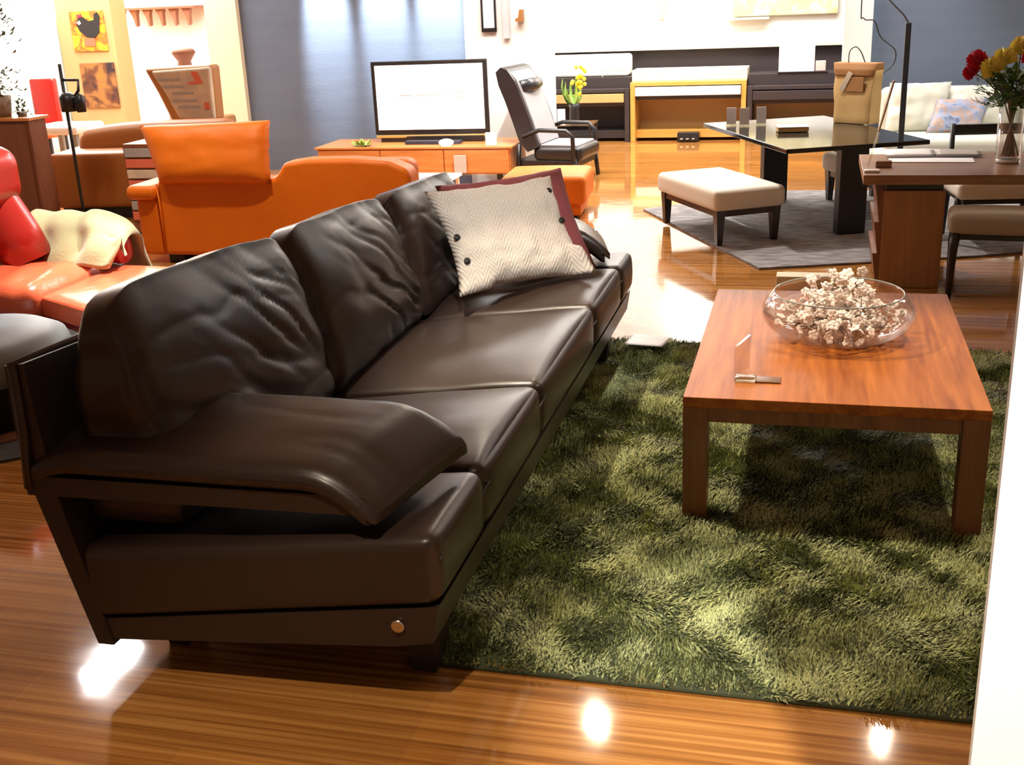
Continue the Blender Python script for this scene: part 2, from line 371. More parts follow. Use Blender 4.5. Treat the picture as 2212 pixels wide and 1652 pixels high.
    def pillow(s, c00, c10, c11, c01, th, n=22, pull=.05, fn=None, seed=0, rough=1.0):
        c = [Vector(x) for x in (c00, c10, c11, c01)]; nrm = ((c[1] - c[0]).cross(c[3] - c[0])).normalized(); ctr = sum(c, Vector()) / 4
        idx = {}; vs = []; fs = []; uvs = []
        for side in (1, -1):
            for j in range(n + 1):
                for i in range(n + 1):
                    u, v_ = i / n, j / n; edge = i in (0, n) or j in (0, n)
                    if edge and side == -1: idx[(side, i, j)] = idx[(1, i, j)]; continue
                    p = c[0] * (1 - u) * (1 - v_) + c[1] * u * (1 - v_) + c[2] * u * v_ + c[3] * (1 - u) * v_
                    du, dv = 2 * u - 1, 2 * v_ - 1
                    p += (ctr - p) * pull * ((1 - du * du) * dv * dv + (1 - dv * dv) * du * du) * 1.6
                    t = th / 2 * ((1 - du ** 4) * (1 - dv ** 4)) ** .55
                    nz = noise.noise(Vector((u * 5 + seed, v_ * 5, side))) * th * .12 + noise.noise(Vector((u * 14 + seed, v_ * 11, side))) * th * .05
                    p += nrm * side * (t + nz * (0 if edge else rough))
                    if edge: p += nrm * noise.noise(Vector((u * 9, v_ * 9, seed))) * th * .08
                    if fn: p = fn(u, v_, side, p)
                    idx[(side, i, j)] = len(vs); vs.append(tuple(p)); uvs.append((u, v_))
        for side in (1, -1):
            for j in range(n):
                for i in range(n):
                    q = [idx[(side, i, j)], idx[(side, i + 1, j)], idx[(side, i + 1, j + 1)], idx[(side, i, j + 1)]]
                    if side < 0: q.reverse()
                    fs.append(tuple(q))
        o = len(s.v); s.add(vs, fs)
        s.uv = (s.uv or [(0, 0)] * o) + uvs
        return s
    def build(s, name, m, parent=None, smooth=True, local=False):
        vs = s.v
        if parent is not None and not local:
            inv = root_inv(parent); vs = [tuple(inv @ Vector(p)) for p in vs]
        me = bpy.data.meshes.new(name); me.from_pydata(vs, [], s.f); me.update()
        if s.uv and len(s.uv) == len(vs):
            ul = me.uv_layers.new(name='UVMap')
            for lp in me.loops: ul.data[lp.index].uv = s.uv[lp.vertex_index]
        if smooth: me.polygons.foreach_set('use_smooth', [True] * len(me.polygons))
        me.materials.append(M_[m] if isinstance(m, str) else m)
        o = bpy.data.objects.new(name, me); COL.objects.link(o)
        if parent is not None: o.parent = parent
        return o
def bev(o, wd, seg=3):
    md = o.modifiers.new('bevel', 'BEVEL'); md.width = wd; md.segments = seg
    o.data.polygons.foreach_set('use_smooth', [True] * len(o.data.polygons)); md.harden_normals = True
    return o
def curve(pts, k=6):
    P = [Vector(p) for p in pts]; P = [P[0]] + P + [P[-1]]; out = []
    for i in range(1, len(P) - 2):
        for j in range(k):
            t = j / k
            out.append(.5 * ((2 * P[i]) + (P[i + 1] - P[i - 1]) * t + (2 * P[i - 1] - 5 * P[i] + 4 * P[i + 1] - P[i + 2]) * t * t + (-P[i - 1] + 3 * P[i] - 3 * P[i + 1] + P[i + 2]) * t ** 3))
    return out + [P[-2]]
def root_inv(o):
    while o.parent is not None: o = o.parent
    return (Matrix.Translation(o.location) @ Matrix.Rotation(o.rotation_euler.z, 4, 'Z')).inverted()
def tag(o, label, cat, group=None, kind=None):
    if label: o['label'] = label
    if cat: o['category'] = cat
    if group: o['group'] = group
    if kind: o['kind'] = kind
    return o
def thing(name, label, cat, loc=(0, 0, 0), rz=0, group=None):
    o = bpy.data.objects.new(name, None); COL.objects.link(o); o.location = loc; o.rotation_euler = (0, 0, rz)
    o.empty_display_size = .05
    return tag(o, label, cat, group)
def struct(name, mb, m, smooth=False):
    o = mb.build(name, m, None, smooth); o['kind'] = 'structure'; return o
def box(x0, x1, y0, y1, z0, z1, r=.003, **k):
    return MB().rbox(((x0 + x1) / 2, (y0 + y1) / 2, (z0 + z1) / 2), (x1 - x0, y1 - y0, z1 - z0), r, **k)
def bxs(*bs, r=.003):
    m = MB()
    for (x0, x1, y0, y1, z0, z1) in bs: m.rbox(((x0 + x1) / 2, (y0 + y1) / 2, (z0 + z1) / 2), (x1 - x0, y1 - y0, z1 - z0), r)
    return m
def one(mb, name, m, label, cat, loc, group=None, smooth=True):
    """a thing that is a single mesh, origin at loc"""
    mb.v = [(p[0] - loc[0], p[1] - loc[1], p[2] - loc[2]) for p in mb.v]
    o = mb.build(name, m, None, smooth); o.location = loc
    return tag(o, label, cat, group)
def clone(o, loc=None, rz=None, label=None):
    r = o.copy(); COL.objects.link(r)
    if loc: r.location = loc
    if rz is not None: r.rotation_euler = (0, 0, rz)
    if label: r['label'] = label
    for ch in list(o.children):
        c = ch.copy(); COL.objects.link(c); c.parent = r
        for g in list(ch.children):
            d = g.copy(); COL.objects.link(d); d.parent = c
    return r
def plainbox(x0, x1, y0, y1, z0, z1):
    return MB().prism([(x0, y0), (x1, y0), (x1, y1), (x0, y1)], 'z', z0, z1)
# ------------------------------------------------------------------ the setting
struct('floor', plainbox(-9, 5, -3, 14, -.1, 0), 'floor')
struct('ceiling', plainbox(-9, 5, -3, 14, 2.6, 2.7), 'ceil')
struct('wall_left', plainbox(-9.15, -9, -3, 14, 0, 2.6), 'white')
struct('wall_outer_right', plainbox(5, 5.15, -3, 14, 0, 2.6), 'cream')
struct('wall_front', plainbox(-9, 5, -3.15, -3, 0, 2.6), 'cream')
struct('wall_far', plainbox(-9, 5, 12.0, 12.15, 0, 2.6), 'white')
struct('wall_back', plainbox(-4.82, -2.81, 9.42, 9.60, 0, 2.6), 'blue')
struct('trim_1', plainbox(-5.12, -4.82, 9.36, 9.66, 0, 2.6), 'cream')
struct('wall_white', plainbox(-2.81, -2.165, 9.40, 9.9, 0, 2.6), 'white')
struct('trim_2', plainbox(.19, .40, 9.52, 9.8, 0, 2.6), 'white')
struct('wall_right', plainbox(.40, 5, 9.6, 9.8, 0, 2.6), 'blue')
struct('wall_near', plainbox(.208, 1.9, 1.20, 1.215, 0, 2.6), 'white')
# ------------------------------------------------------------------ the brown leather sofa
S = thing('leather_sofa', 'long dark brown leather sofa with sloping base and flat arm pads beside the green rug', 'sofa', (-1.15, 3.2, 0))
Y0, Y1 = 1.93, 4.53
def slope(x): return .33 + (x + 1.52) * .115
# base
MB().prism([(-1.51, .10), (-.80, .16), (-.715, .178), (-.70, .262), (-1.52, .148)], 'y', Y0 + .01, Y1 - .01).build('base', 'leather', S, False)
for yy in (2.13, 4.33):
    for xx in (-.80, -1.42):
        zb = .165 if xx > -1 else .11
        f = MB().prism([(-.052, zb), (.055, zb), (.03, 0), (-.022, 0)], 'y', yy - .035, yy + .035, X=Matrix.Translation((xx, 0, 0)))
        f.build('foot', 'leather_dark', S, False)
# seat blocks
def wr(a, b, seed, s1=3.0, s2=16.0):
    n = noise.noise(Vector((a * s1, b * s2, seed)))
    return max(0.0, 1 - abs(n) * 3.2) ** 2
def seat_block(y0, y1, crown, nm, seed):
    def fn(u, v, w_, p):
        x = p.x - 1.11; z = p.z
        t = (w_ + 1) / 2
        zt = slope(x) ; zb = .150 + (x + 1.52) * .142
        rr = .045 if True else 0
        # map box height (-.1...1) to the wedge between zb and zt
        zz = zb + (zt - zb) * ((p.z + .1) / .2)
        if w_ > .5: zz += crown * (1 - abs(v) ** 2.4) * (1 - max(0, -u) ** 2) * (1 - max(0, u) ** 6) - .006 * wr(x + seed, p.y, seed, 2, 5) * max(0, 1 - u * u)
        if u > .5: x += .010 * (1 - w_ * w_) * (1 - v ** 6)
        return (x, p.y, zz)
    m = MB().rbox((0, (y0 + y1) / 2, 0), (.83, y1 - y0 - .003, .2), .032, 4, 14, fn=fn)
    return m.build(nm, 'leather', S)
seat_block(Y0, 2.29, .004, 'seat_end', 1)
seat_block(2.29, 2.87, .036, 'seat_cushion', 2)
seat_block(2.87, 3.68, .034, 'seat_cushion', 3)
seat_block(3.68, 4.24, .034, 'seat_cushion', 4)
seat_block(4.24, Y1, .004, 'seat_end', 5)
pts = []
for i in range(60):
    y = Y0 + .02 + (Y1 - Y0 - .04) * i / 59
    pts.append((-.692, y, .368 + .006 * math.sin(i * .9)))
MB().tube(pts, .0028, 6).build('stitching', 'leather_dark', S)
# back shell
def shell_poly(y):
    d = .058 * (y - Y0)
    return [(-1.515, .09), (-1.475, .09), (-1.555, .47), (-1.565, .60), (-1.575, .752 - d), (-1.622, .745 - d), (-1.625, .60), (-1.612, .47)]
m = MB(); a = shell_poly(Y0 + .005); b = shell_poly(Y1 - .005); n = len(a)
m.add([(x, Y0 + .005, z) for x, z in a] + [(x, Y1 - .005, z) for x, z in b], [tuple(range(n)), tuple(range(2 * n - 1, n - 1, -1))] + [((k + 1) % n, k, n + k, n + (k + 1) % n) for k in range(n)])
m.build('back_shell', 'leather', S, False)
pts = [(-1.612, 1.93, .47), (-1.60, 1.93, .60), (-1.60, 1.93, .745), (-1.60, 2.2, .735), (-1.60, 4.5, .602), (-1.60, 4.53, .55)]
MB().tube(pts, .012, 8).build('back_piping', 'leather', S)
# arm shelves and pads
for sg, yo in ((1, Y0), (-1, Y1)):
    ya, yb = (yo, yo + .33) if sg > 0 else (yo - .33, yo)
    MB().prism([(-1.62, .452), (-.84, .462), (-.825, .48), (-.835, .503), (-1.625, .497)], 'y', ya, yb).build('arm_shelf', 'leather', S, False)
    def arm(u, v, w_, p, sg=sg):
        vv = v * sg
        t = (u + 1) / 2
        xf = -.815 + .045 * (vv + 1)
        x = -1.60 + (xf + 1.60) * t
        y = p.y
        z = p.z * (.82 + .12 * vv) + .009 * (vv + 1)
        z += .014 * (1 - u * u) * (1 if w_ > 0 else 0) * (1 - v * v)
        dr = max(0, (t - .80) / .20)
        z -= .085 * dr ** 2.0 * (.55 + .45 * (1 if w_ > 0 else .7))
        z -= .03 * max(0, (.12 - t) / .12) ** 2
        if w_ > 0: z -= .0025 * wr(x * 1.3, y, 3.3, 2.5, 9)
        x -= .02 * dr * (0 if w_ > 0 else 1)
        return (x, y, z)
    m = MB().rbox((0, (ya + yb) / 2 + .005 * sg, .532), (2, .37, .078), .034, 4, 22, fn=arm)
    m.build('arm_pad', 'leather', S)
    pts = []
    for i in range(24):
        a = i / 23
        vv = -1 + 2 * a
        pts.append((-.842 + .045 * (vv + 1), yo + sg * .355 * a + .003 * sg, .470 + .01 * (vv + 1)))
    MB().tube(pts, .006, 6).build('arm_piping', 'leather', S)
# back cushions
def back_cushion(ya, yb, zt, seed):
    yc, L_ = (ya + yb) / 2, yb - ya
    def fn(u, v, w_, p):
        t = (w_ + 1) / 2
        y = p.y + yc
        top = zt - .052 * (y - 2.2)
        z = .37 + (top - .37) * t
        xf = -1.27 - .10 * t - .03 * t * t; xb = -1.545 + .06 * t * t
        th = (p.x + .12) / .24
        x = xb + (xf - xb) * th
        z -= .022 * t * t * (1 - th)
        if u > 0: x += .035 * (1 - v ** 4) * math.sin(PI * min(1, t * 1.05))
        a = (y - yc) / L_ * 2; mask = u if u > 0 else 0
        cx = math.exp(-((a - .35) ** 2) / .45 - ((t - .42) ** 2) / .14)
        wob = .03 * noise.noise(Vector((y * 6, z * 6, seed)))
        d = (y * .75 - z * .65); e = (y * .6 + z * .8) + wob
        f1 = wr(d + seed, e, seed, 2.2, 13)
        f2 = wr(y + seed * 2, z * .8 + y * .15 + wob, seed * 1.7, 1.5, 13)
        f3 = noise.noise(Vector((y * 5 + seed, z * 4, seed)))
        x -= mask * (.018 * f1 * cx * (.35 + .65 * min(1, max(0, (y - ya) / .4))) + .012 * f2 * (1 - .7 * cx) * (.15 + .85 * (1 - t)) + .010 * f3)
        z += .010 * noise.noise(Vector((y * 4, seed, 0))) * t
        y += v * .014 * noise.noise(Vector((z * 9, seed, v)))
        cr_ = max(0, abs(v) - .72) / .28
        z -= .05 * cr_ ** 2 * t * t
        z += (.012 * (1 - v * v) if w_ > 0 else 0)
        return (x, y - yc, z)
    m = MB().rbox((0, yc, 0), (.24, L_ - .004, .5), .055, 5, 46, fn=fn)
    return m.build('back_cushion', 'leather', S)
back_cushion(1.99, 2.87, .875, 1.3)
back_cushion(2.86, 3.66, .875, 5.1)
back_cushion(3.66, 4.44, .875, 9.7)
MB().lathe([(0, 0), (.014, 0), (.016, .003), (.012, .006), (.005, .004), (0, .004)], n=20, X=Matrix.Translation((-.79, Y0 + .008, .212)) @ Matrix.Rotation(PI / 2, 4, 'X')).build('badge', 'metal', S)['label'] = 'small round metal stud'
# ------------------------------------------------------------------ the two cushions on it
a00, a10, a11, a01 = (-1.165, 3.69, .452), (-.765, 3.985, .452), (-.955, 4.22, .775), (-1.36, 3.93, .765)
T = thing('knitted_cushion', 'beige herringbone knit cushion with black buttons in front of the maroon one', 'cushion', (-1.0, 3.85, .45))
def curl(u, v, side, p):
    e = max(0, v * -1 + .12) / .12
    if u > .88 and v < .25: p = p + Vector((.03, -.01, .012)) * ((u - .88) / .12)
    if v < .1 and u < .25: p = p + Vector((-.0, -.02, -.008)) * ((.1 - v) / .1)
    return p
MB().pillow(a00, a10, a11, a01, .11, 40, .06, curl, 2).build('cover', 'knit', T)
def onplane(u, v, off):
    c = [Vector(x) for x in (a00, a10, a11, a01)]; nrm = ((c[1] - c[0]).cross(c[3] - c[0])).normalized()
    p = c[0] * (1 - u) * (1 - v) + c[1] * u * (1 - v) + c[2] * u * v + c[3] * (1 - u) * v
    return p + nrm * off, nrm
for (u, v) in ((.10, .24), (.09, .47), (.905, .80), (.915, .50)):
    p, nrm = onplane(u, v, .036)
    q = nrm.to_track_quat('Z', 'Y').to_matrix().to_4x4()
    MB().lathe([(0, -.004), (.011, -.004), (.012, .002), (.009, .006), (.004, .004), (0, .004)], n=16, X=Matrix.Translation(p) @ q).build('button', 'btn', T)
off = Vector((.004, .118, .0))
b = [tuple(Vector(x) + off) for x in (a00, a10, a11, a01)]
T = MB().pillow(b[0], b[1], (b[2][0] + .012, b[2][1], b[2][2] + .012), b[3], .09, 22, .04, None, 8)
one(T, 'square_cushion', 'maroon', 'plain maroon cushion tucked behind the beige knitted one on the sofa', 'cushion', (-.95, 3.95, .46))
# ------------------------------------------------------------------ green shag rug
RX0, RX1, RY0, RY1 = -.83, 1.25, 2.12, 4.62
rug = thing('shag_rug', 'green shaggy rug under the walnut coffee table', 'rug', (.2, 3.35, 0))
box(RX0, RX1, RY0, RY1, 0.001, .012, .003).build('backing', 'rugbase', rug)
def pile():
    import numpy as np
    rng = np.random.default_rng(3)
    N = 150000
    x = rng.uniform(RX0, RX1, N); y = rng.uniform(RY0, RY1, N)
    # denser towards the near edge where strands are seen singly
    keep = ~((x < -1.0))
    x, y = x[keep], y[keep]; N = len(x)
    def fld(sx, sy, a, b_, ph):
        return np.sin(x * a * sx + ph) * np.cos(y * b_ * sy + ph * 1.7) + .6 * np.sin((x * b_ + y * a) * 1.3 + ph * 2.1) + .4 * np.sin((x * 1.7 * a - y * 1.9 * b_) + ph)
    ang = 1.3 * fld(1, 1, 8.5, 7.5, .7) + 1.0 * fld(1, 1, 21, 18, 2.2) + rng.normal(0, .55, N)
    lean = np.clip(.62 + .26 * fld(1, 1, 11, 10, 4.0) + .16 * fld(1, 1, 25, 23, 1.0) + rng.normal(0, .18, N), .05, 1.25)
    ln = rng.uniform(.022, .036, N)
    wd = rng.uniform(.0012, .0024, N)
    dx = np.cos(ang) * np.sin(lean); dy = np.sin(ang) * np.sin(lean); dz = np.cos(lean)
    px = -np.sin(ang + rng.normal(0, .6, N)) * wd; py = np.cos(ang) * wd
    z0 = .008
    P = np.zeros((N, 5, 3), dtype=np.float32)
    P[:, 0] = np.stack([x - px, y - py, np.full(N, z0)], 1); P[:, 1] = np.stack([x + px, y + py, np.full(N, z0)], 1)
    mx = x + dx * ln * .42; my = y + dy * ln * .42; mz = z0 + (dz * .6 + .4) * ln * .5
    P[:, 2] = np.stack([mx - px, my - py, mz], 1); P[:, 3] = np.stack([mx + px, my + py, mz], 1)
    P[:, 4] = np.stack([x + dx * ln * 1.05, y + dy * ln * 1.05, z0 + dz * ln], 1)
    inv = root_inv(rug).translation
    P += np.array(inv[:], dtype=np.float32)
    me = bpy.data.meshes.new('pile')
    me.vertices.add(N * 5); me.vertices.foreach_set('co', P.reshape(-1))
    base = (np.arange(N) * 5)[:, None]
    loops = np.concatenate([base + np.array([0, 1, 3, 2]), base + np.array([2, 3, 4])], 1).reshape(-1)
    me.loops.add(N * 7); me.loops.foreach_set('vertex_index', loops.astype(np.int32))
    me.polygons.add(N * 2)
    st = (np.arange(N) * 7)[:, None] + np.array([0, 4]); me.polygons.foreach_set('loop_start', st.reshape(-1).astype(np.int32))
    me.update(calc_edges=True); me.validate()
    me.materials.append(M_['pile'])
    o = bpy.data.objects.new('pile', me); COL.objects.link(o); o.parent = rug; o['kind'] = 'stuff'
pile()
# ------------------------------------------------------------------ coffee table
T = thing('coffee_table', 'low square-legged walnut coffee table on the green rug', 'table', (.08, 3.53, 0))
TX0, TX1, TY0, TY1, TH = -.315, .475, 2.95, 4.12, .376
box(TX0, TX1, TY0, TY1, TH - .03, TH, .002).build('table_top', 'walnut', T, False)
bxs((TX0 + .02, TX1 - .02, TY0 + .012, TY0 + .032, TH - .075, TH - .03), (TX0 + .02, TX1 - .02, TY1 - .032, TY1 - .012, TH - .075, TH - .03),
    (TX0 + .012, TX0 + .032, TY0 + .03, TY1 - .03, TH - .075, TH - .03), (TX1 - .032, TX1 - .012, TY0 + .03, TY1 - .03, TH - .075, TH - .03)).build('apron', 'walnut_v', T, False)
for xx in (TX0, TX1 - .068):
    for yy in (TY0, TY1 - .068):
        box(xx, xx + .068, yy, yy + .068, .012, TH - .03, .002).build('leg', 'walnut_v', T, False)
# glass bowl with blossom sprigs
T = thing('glass_bowl', 'wide round clear glass bowl holding white blossom sprigs on the coffee table', 'bowl', (.095, 3.56, TH))
pr = [(.0, .002), (.11, .002), (.17, .014), (.212, .042), (.232, .078), (.230, .104), (.212, .130), (.196, .145), (.192, .143), (.206, .127), (.224, .103), (.226, .079), (.207, .046), (.166, .019), (.11, .007), (0, .007)]
MB().lathe(pr, (0, 0, 0), 64).build('bowl_body', 'glass', T, local=True)
MB().lathe([(.194, .143), (.1965, .1455), (.194, .148), (.1915, .1455), (.194, .143)], (0, 0, 0), 64).build('rim', mat('glass_rim', (.30, .34, .32), .08, spec=1), T, local=True)
T = None
def sprig(i):
    rnd = random.Random(i)
    a0 = rnd.uniform(0, 2 * PI)
    bx_, by_ = .095, 3.56
    st = Vector((bx_ + .13 * math.cos(a0), by_ + .13 * math.sin(a0), TH + .03))
    en = Vector((bx_ - .12 * math.cos(a0 + rnd.uniform(-.6, .6)), by_ - .12 * math.sin(a0), TH + .04 + rnd.uniform(.0, .06)))
    if i in (1, 4, 7): en = Vector((bx_ + .02 + .06 * (i - 4) / 3, by_ - .02 + .03 * i / 4, TH + .172))
    tw = MB(); fl = MB()
    mid = (st + en) / 2 + Vector((rnd.uniform(-.02, .02), rnd.uniform(-.02, .02), .022))
    pts = [st * (1 - t) ** 2 + mid * 2 * t * (1 - t) + en * t * t for t in [k / 8 for k in range(9)]]
    tw.tube(pts, .0016, 5)
    for k in range(24):
        t = rnd.random(); p = st * (1 - t) ** 2 + mid * 2 * t * (1 - t) + en * t * t
        q = p + Vector((rnd.gauss(0, .045), rnd.gauss(0, .04), rnd.gauss(.012, .022)))
        q.z = max(q.z, TH + .022)
        hz = q.z - TH; lim = .135 if hz < .04 else (.185 if hz < .125 else .14)
        r = math.hypot(q.x - bx_, q.y - by_)
        if r > lim: q.x = bx_ + (q.x - bx_) * lim / r; q.y = by_ + (q.y - by_) * lim / r
        tw.tube([p, q], .001, 4)
        R_ = rnd.uniform(.010, .018); nrm = Vector((rnd.gauss(0, 1), rnd.gauss(-.6, 1), rnd.gauss(.5, 1))).normalized()
        rot = nrm.to_track_quat('Z', 'Y').to_matrix().to_4x4()
        for s5 in range(5):
            a = 2 * PI * s5 / 5
            fl.ball((math.cos(a) * R_ * .62, math.sin(a) * R_ * .62, 0), R_ * .55, 6, X=Matrix.Translation(q) @ rot, sq=(1, 1, .35))
        fl.ball((0, 0, R_ * .12), R_ * .25, 5, X=Matrix.Translation(q) @ rot)
    t = thing('blossom_sprig', 'sprig of small white blossoms lying in the clear glass bowl', 'flower', tuple(st), 0, 'blossom sprigs in the glass bowl')
    tw.build('twig', 'twig', t); fl.build('blossoms', 'blossom', t)
for i in range(16): sprig(i)
# acrylic price stand on the coffee table
T = thing('acrylic_sign_stand', 'small clear acrylic sign stand on the near left of the coffee table', 'sign', (-.15, 3.12, TH))
MB().prism([(-.188, 3.085), (-.182, 3.083), (-.150, 3.205), (-.156, 3.207)], 'z', TH + .004, TH + .105).build('upright_panel', 'acrylic', T, False)
box(-.186, -.128, 3.085, 3.135, TH + .001, TH + .012, .003).build('foot', 'acrylic2', T)
box(-.13, -.06, 3.09, 3.14, TH + .001, TH + .004, .001).build('card', mat('dark_card', (.16, .07, .03), .4), T)
# ------------------------------------------------------------------ magazine on the rug's far edge
T = MB().pillow((-.72, 4.46, .045), (-.56, 4.44, .045), (-.53, 4.56, .05), (-.70, 4.60, .05), .006, 10, 0, None, 4)
one(T, 'open_magazine', 'paper', 'white magazine lying on the far left corner of the green rug', 'magazine', (-.63, 4.52, .04))
one(box(-.145, .10, 5.50, 5.60, .001, .085, .004), 'cream_box', 'cream', 'low cream box on the floor just beyond the walnut coffee table', 'box', (-.02, 5.55, 0), smooth=False)
# ------------------------------------------------------------------ grey rug, bench, dining table
g = MB(); A = Vector((-.246, 5.975)); e1 = Vector((.94, .34)).normalized(); e2 = Vector((-.455, .89)).normalized()
q = [A, A + e1 * 2.7, A + e1 * 2.7 + e2 * 2.4, A + e2 * 2.1]
q = [A, A + Vector((1.1, .36)), A + Vector((2.9, 1.2)), A + Vector((2.3, 2.4)), A + Vector((.05, 2.35)), A + Vector((-.84, 1.62))]
one(g.prism([(p.x, p.y) for p in q], 'z', .001, .012), 'grey_rug', 'greyrug', 'mottled grey rug under the black dining table and the cream bench', 'rug', (.4, 7.2, 0), smooth=False)
def bench(label, loc, rz, sx, sy, zt, grp=None):
    T = thing('upholstered_bench', label, 'bench', loc, rz, grp)
    MB().rbox((0, 0, zt - .06), (sx, sy, .12), .035, 4, 8, crown=(0, 0, .006)).build('seat', 'cream_fabric', T, local=True)
    bxs((-sx / 2 + .03, sx / 2 - .03, -sy / 2 + .03, -sy / 2 + .05, zt - .155, zt - .115), (-sx / 2 + .03, sx / 2 - .03, sy / 2 - .05, sy / 2 - .03, zt - .155, zt - .115),
        (-sx / 2 + .03, -sx / 2 + .05, -sy / 2 + .03, sy / 2 - .03, zt - .155, zt - .115), (sx / 2 - .05, sx / 2 - .03, -sy / 2 + .03, sy / 2 - .03, zt - .155, zt - .115)).build('apron', 'dark_wood', T, False, local=True)
    for a in (-1, 1):
        for b_ in (-1, 1):
            cx, cy = a * (sx / 2 - .05), b_ * (sy / 2 - .05)
            m = MB(); vs = []
            for (z, h) in ((.001, .016), (zt - .12, .027)):
                vs += [(cx - h, cy - h, z), (cx + h, cy - h, z), (cx + h, cy + h, z), (cx - h, cy + h, z)]
            m.add(vs, [(3, 2, 1, 0), (4, 5, 6, 7), (0, 1, 5, 4), (1, 2, 6, 5), (2, 3, 7, 6), (3, 0, 4, 7)]).build('leg', 'dark_wood', T, False, local=True)
    return T
bench('cream upholstered bench with dark tapered legs in front of the black table', (-.535, 6.90, .012), math.radians(31), .45, .82, .318)
bench('cream upholstered bench mostly hidden behind the black table legs', (.42, 7.72, .012), math.radians(27), .42, .80, .318)
T = thing('dining_table', 'black glass-topped dining table on two slab legs', 'table', (-.04, 7.42, .012), math.radians(24))
bx = MB().rbox((0, 0, .512), (.86, 1.42, .026), .004); bx.build('table_top', 'black_gloss', T, False, local=True)
for yy in (-.60, .56):
    MB().rbox((0.02, yy, .248), (.17, .07, .494), .006).build('leg', 'black', T, False, local=True)
MB().rbox((0.02, -.02, .475), (.07, 1.2, .05), .004).build('rail', 'black', T, False, local=True)
DT = .5375
for i, (x, y) in enumerate(((-.525, 7.73), (-.44, 7.70), (-.335, 7.75))):
    T = thing('sign_card', ('leftmost', 'middle', 'rightmost')[i] + ' of three small acrylic sign cards on the black dining table', 'sign', (x, y, DT), .1, 'sign cards on the dining table')
    MB().rbox((0, 0, .062), (.062, .004, .105), .001).build('card', 'greypaper', T, False, local=True)
    MB().rbox((0, -.005, .006), (.066, .03, .012), .002).build('foot', 'acrylic2', T, False, local=True)
T = thing('book', 'small thick book with a pale cover on the black dining table', 'book', (-.13, 7.40, DT), math.radians(8))
MB().rbox((0, 0, .016), (.185, .13, .026), .003).build('pages', 'kraft', T, False, local=True)
MB().rbox((0, 0, .0315), (.19, .135, .004), .001).build('cover', 'cream_fabric', T, False, local=True)
# paper bag
T = thing('paper_bag', 'brown kraft paper bag with a folded dark top on the dining table', 'bag', (.26, 7.80, DT), math.radians(-33))
def bagfn(u, v, w_, p): return (p.x * (1 + .05 * w_) + .01 * noise.noise(Vector((p.x * 9, p.z * 9, 1))), p.y * (1 - .3 * max(0, w_)) + .006 * noise.noise(Vector((p.x * 8, p.z * 7, 4))), p.z)
MB().rbox((0, 0, .165), (.27, .13, .33), .006, 1, 8, fn=bagfn).build('bag_body', 'kraft', T, local=True)
MB().rbox((0, -.003, .335), (.295, .115, .08), .005, 1, 8, fn=bagfn).build('folded_top', 'kraft_d', T, local=True)
MB().rbox((.02, -.068, .245), (.12, .006, .09), .002, 1, 3).build('gift_patch', 'kraft_d', T, False, local=True)
MB().rbox((0, 0, 0), (.035, .006, .13), .002, X=Matrix.Translation((-.045, -.072, .26)) @ Matrix.Rotation(.5, 4, 'Y')).build('ribbon', 'burlap', T, False, local=True)
MB().tube(curve([(-.05, -.04, .36), (-.055, -.03, .44), (-.02, -.02, .47), (.02, -.02, .44), (.03, .02, .37)]), .0035, 6).build('string_handle', 'black', T, local=True)
# ------------------------------------------------------------------ walnut desk
T = thing('desk', 'walnut desk with a drawer pedestal standing past the coffee table', 'desk', (.8, 5.95, 0))
DZ = .55
box(.235, 1.75, 5.62, 6.30, DZ - .045, DZ, .003).build('desk_top', 'desk', T, False)
bxs((.335, .61, 5.66, 6.2, .0015, .47)).build('pedestal', 'desk_v', T, False)
bxs((.345, .60, 5.68, 6.18, .47, DZ - .045)).build('recessed_rail', 'dark_wood', T, False)
for k in range(3):
    z0 = .02 + k * .152
    dr = MB().prism([(.335, z0), (.335, z0 + .148), (.298, z0 + .148), (.318, z0)], 'y', 5.665, 6.195).build('drawer', 'walnut_v', T, False)
box(1.70, 1.735, 5.66, 6.26, .0015, DZ - .045).build('end_panel', 'desk_v', T, False)
def sheet(name, label, x, y, z, sx, sy, rz, m='paper', th=.003, grp=None, cat='paper'):
    o = MB().rbox((0, 0, th / 2), (sx, sy, th), .0008).build(name, m, None, False); o.location = (x, y, z); o.rotation_euler = (0, 0, rz)
    return tag(o, label, cat, grp)
sheet('brochure', 'long white brochure lying on the walnut desk before the flower vase', .57, 6.07, DZ + .001, .40, .14, -.05)
T = thing('open_binder', 'open pale folder on the desk behind the long white brochure', 'folder', (.58, 6.20, DZ))
MB().pillow((.36, 6.13, DZ + .012), (.60, 6.15, DZ + .012), (.60, 6.27, DZ + .03), (.36, 6.27, DZ + .03), .016, 8, 0, None, 3).build('page', 'paper', T)
MB().pillow((.60, 6.15, DZ + .012), (.82, 6.15, DZ + .012), (.82, 6.26, DZ + .022), (.60, 6.27, DZ + .03), .014, 8, 0, None, 5).build('page', 'greypaper', T)
T = thing('sign_stand', 'tall leaning acrylic sign holder on the left corner of the desk', 'sign', (.27, 5.78, DZ))
Xs = Matrix.Translation((.255, 5.74, DZ + .012)) @ Matrix.Rotation(.23, 4, 'Y')
MB().rbox((0, .0, .15), (.006, .05, .30), .002, X=Xs).build('acrylic_panel', 'acrylic', T, False)
MB().rbox((0, 0, .30), (.008, .055, .24), .002, X=Xs).build('cream_card', 'burlap', T, False)
box(.24, .31, 5.69, 5.73, DZ + .0005, DZ + .012).build('foot', 'paper', T)
T = MB().rbox((.335, 5.87, DZ + .016), (.075, .045, .030), .003); one(T, 'card_holder', 'desk', 'small wooden card holder beside the leaning acrylic sign', 'card holder', (.335, 5.87, DZ + .0005), smooth=False)
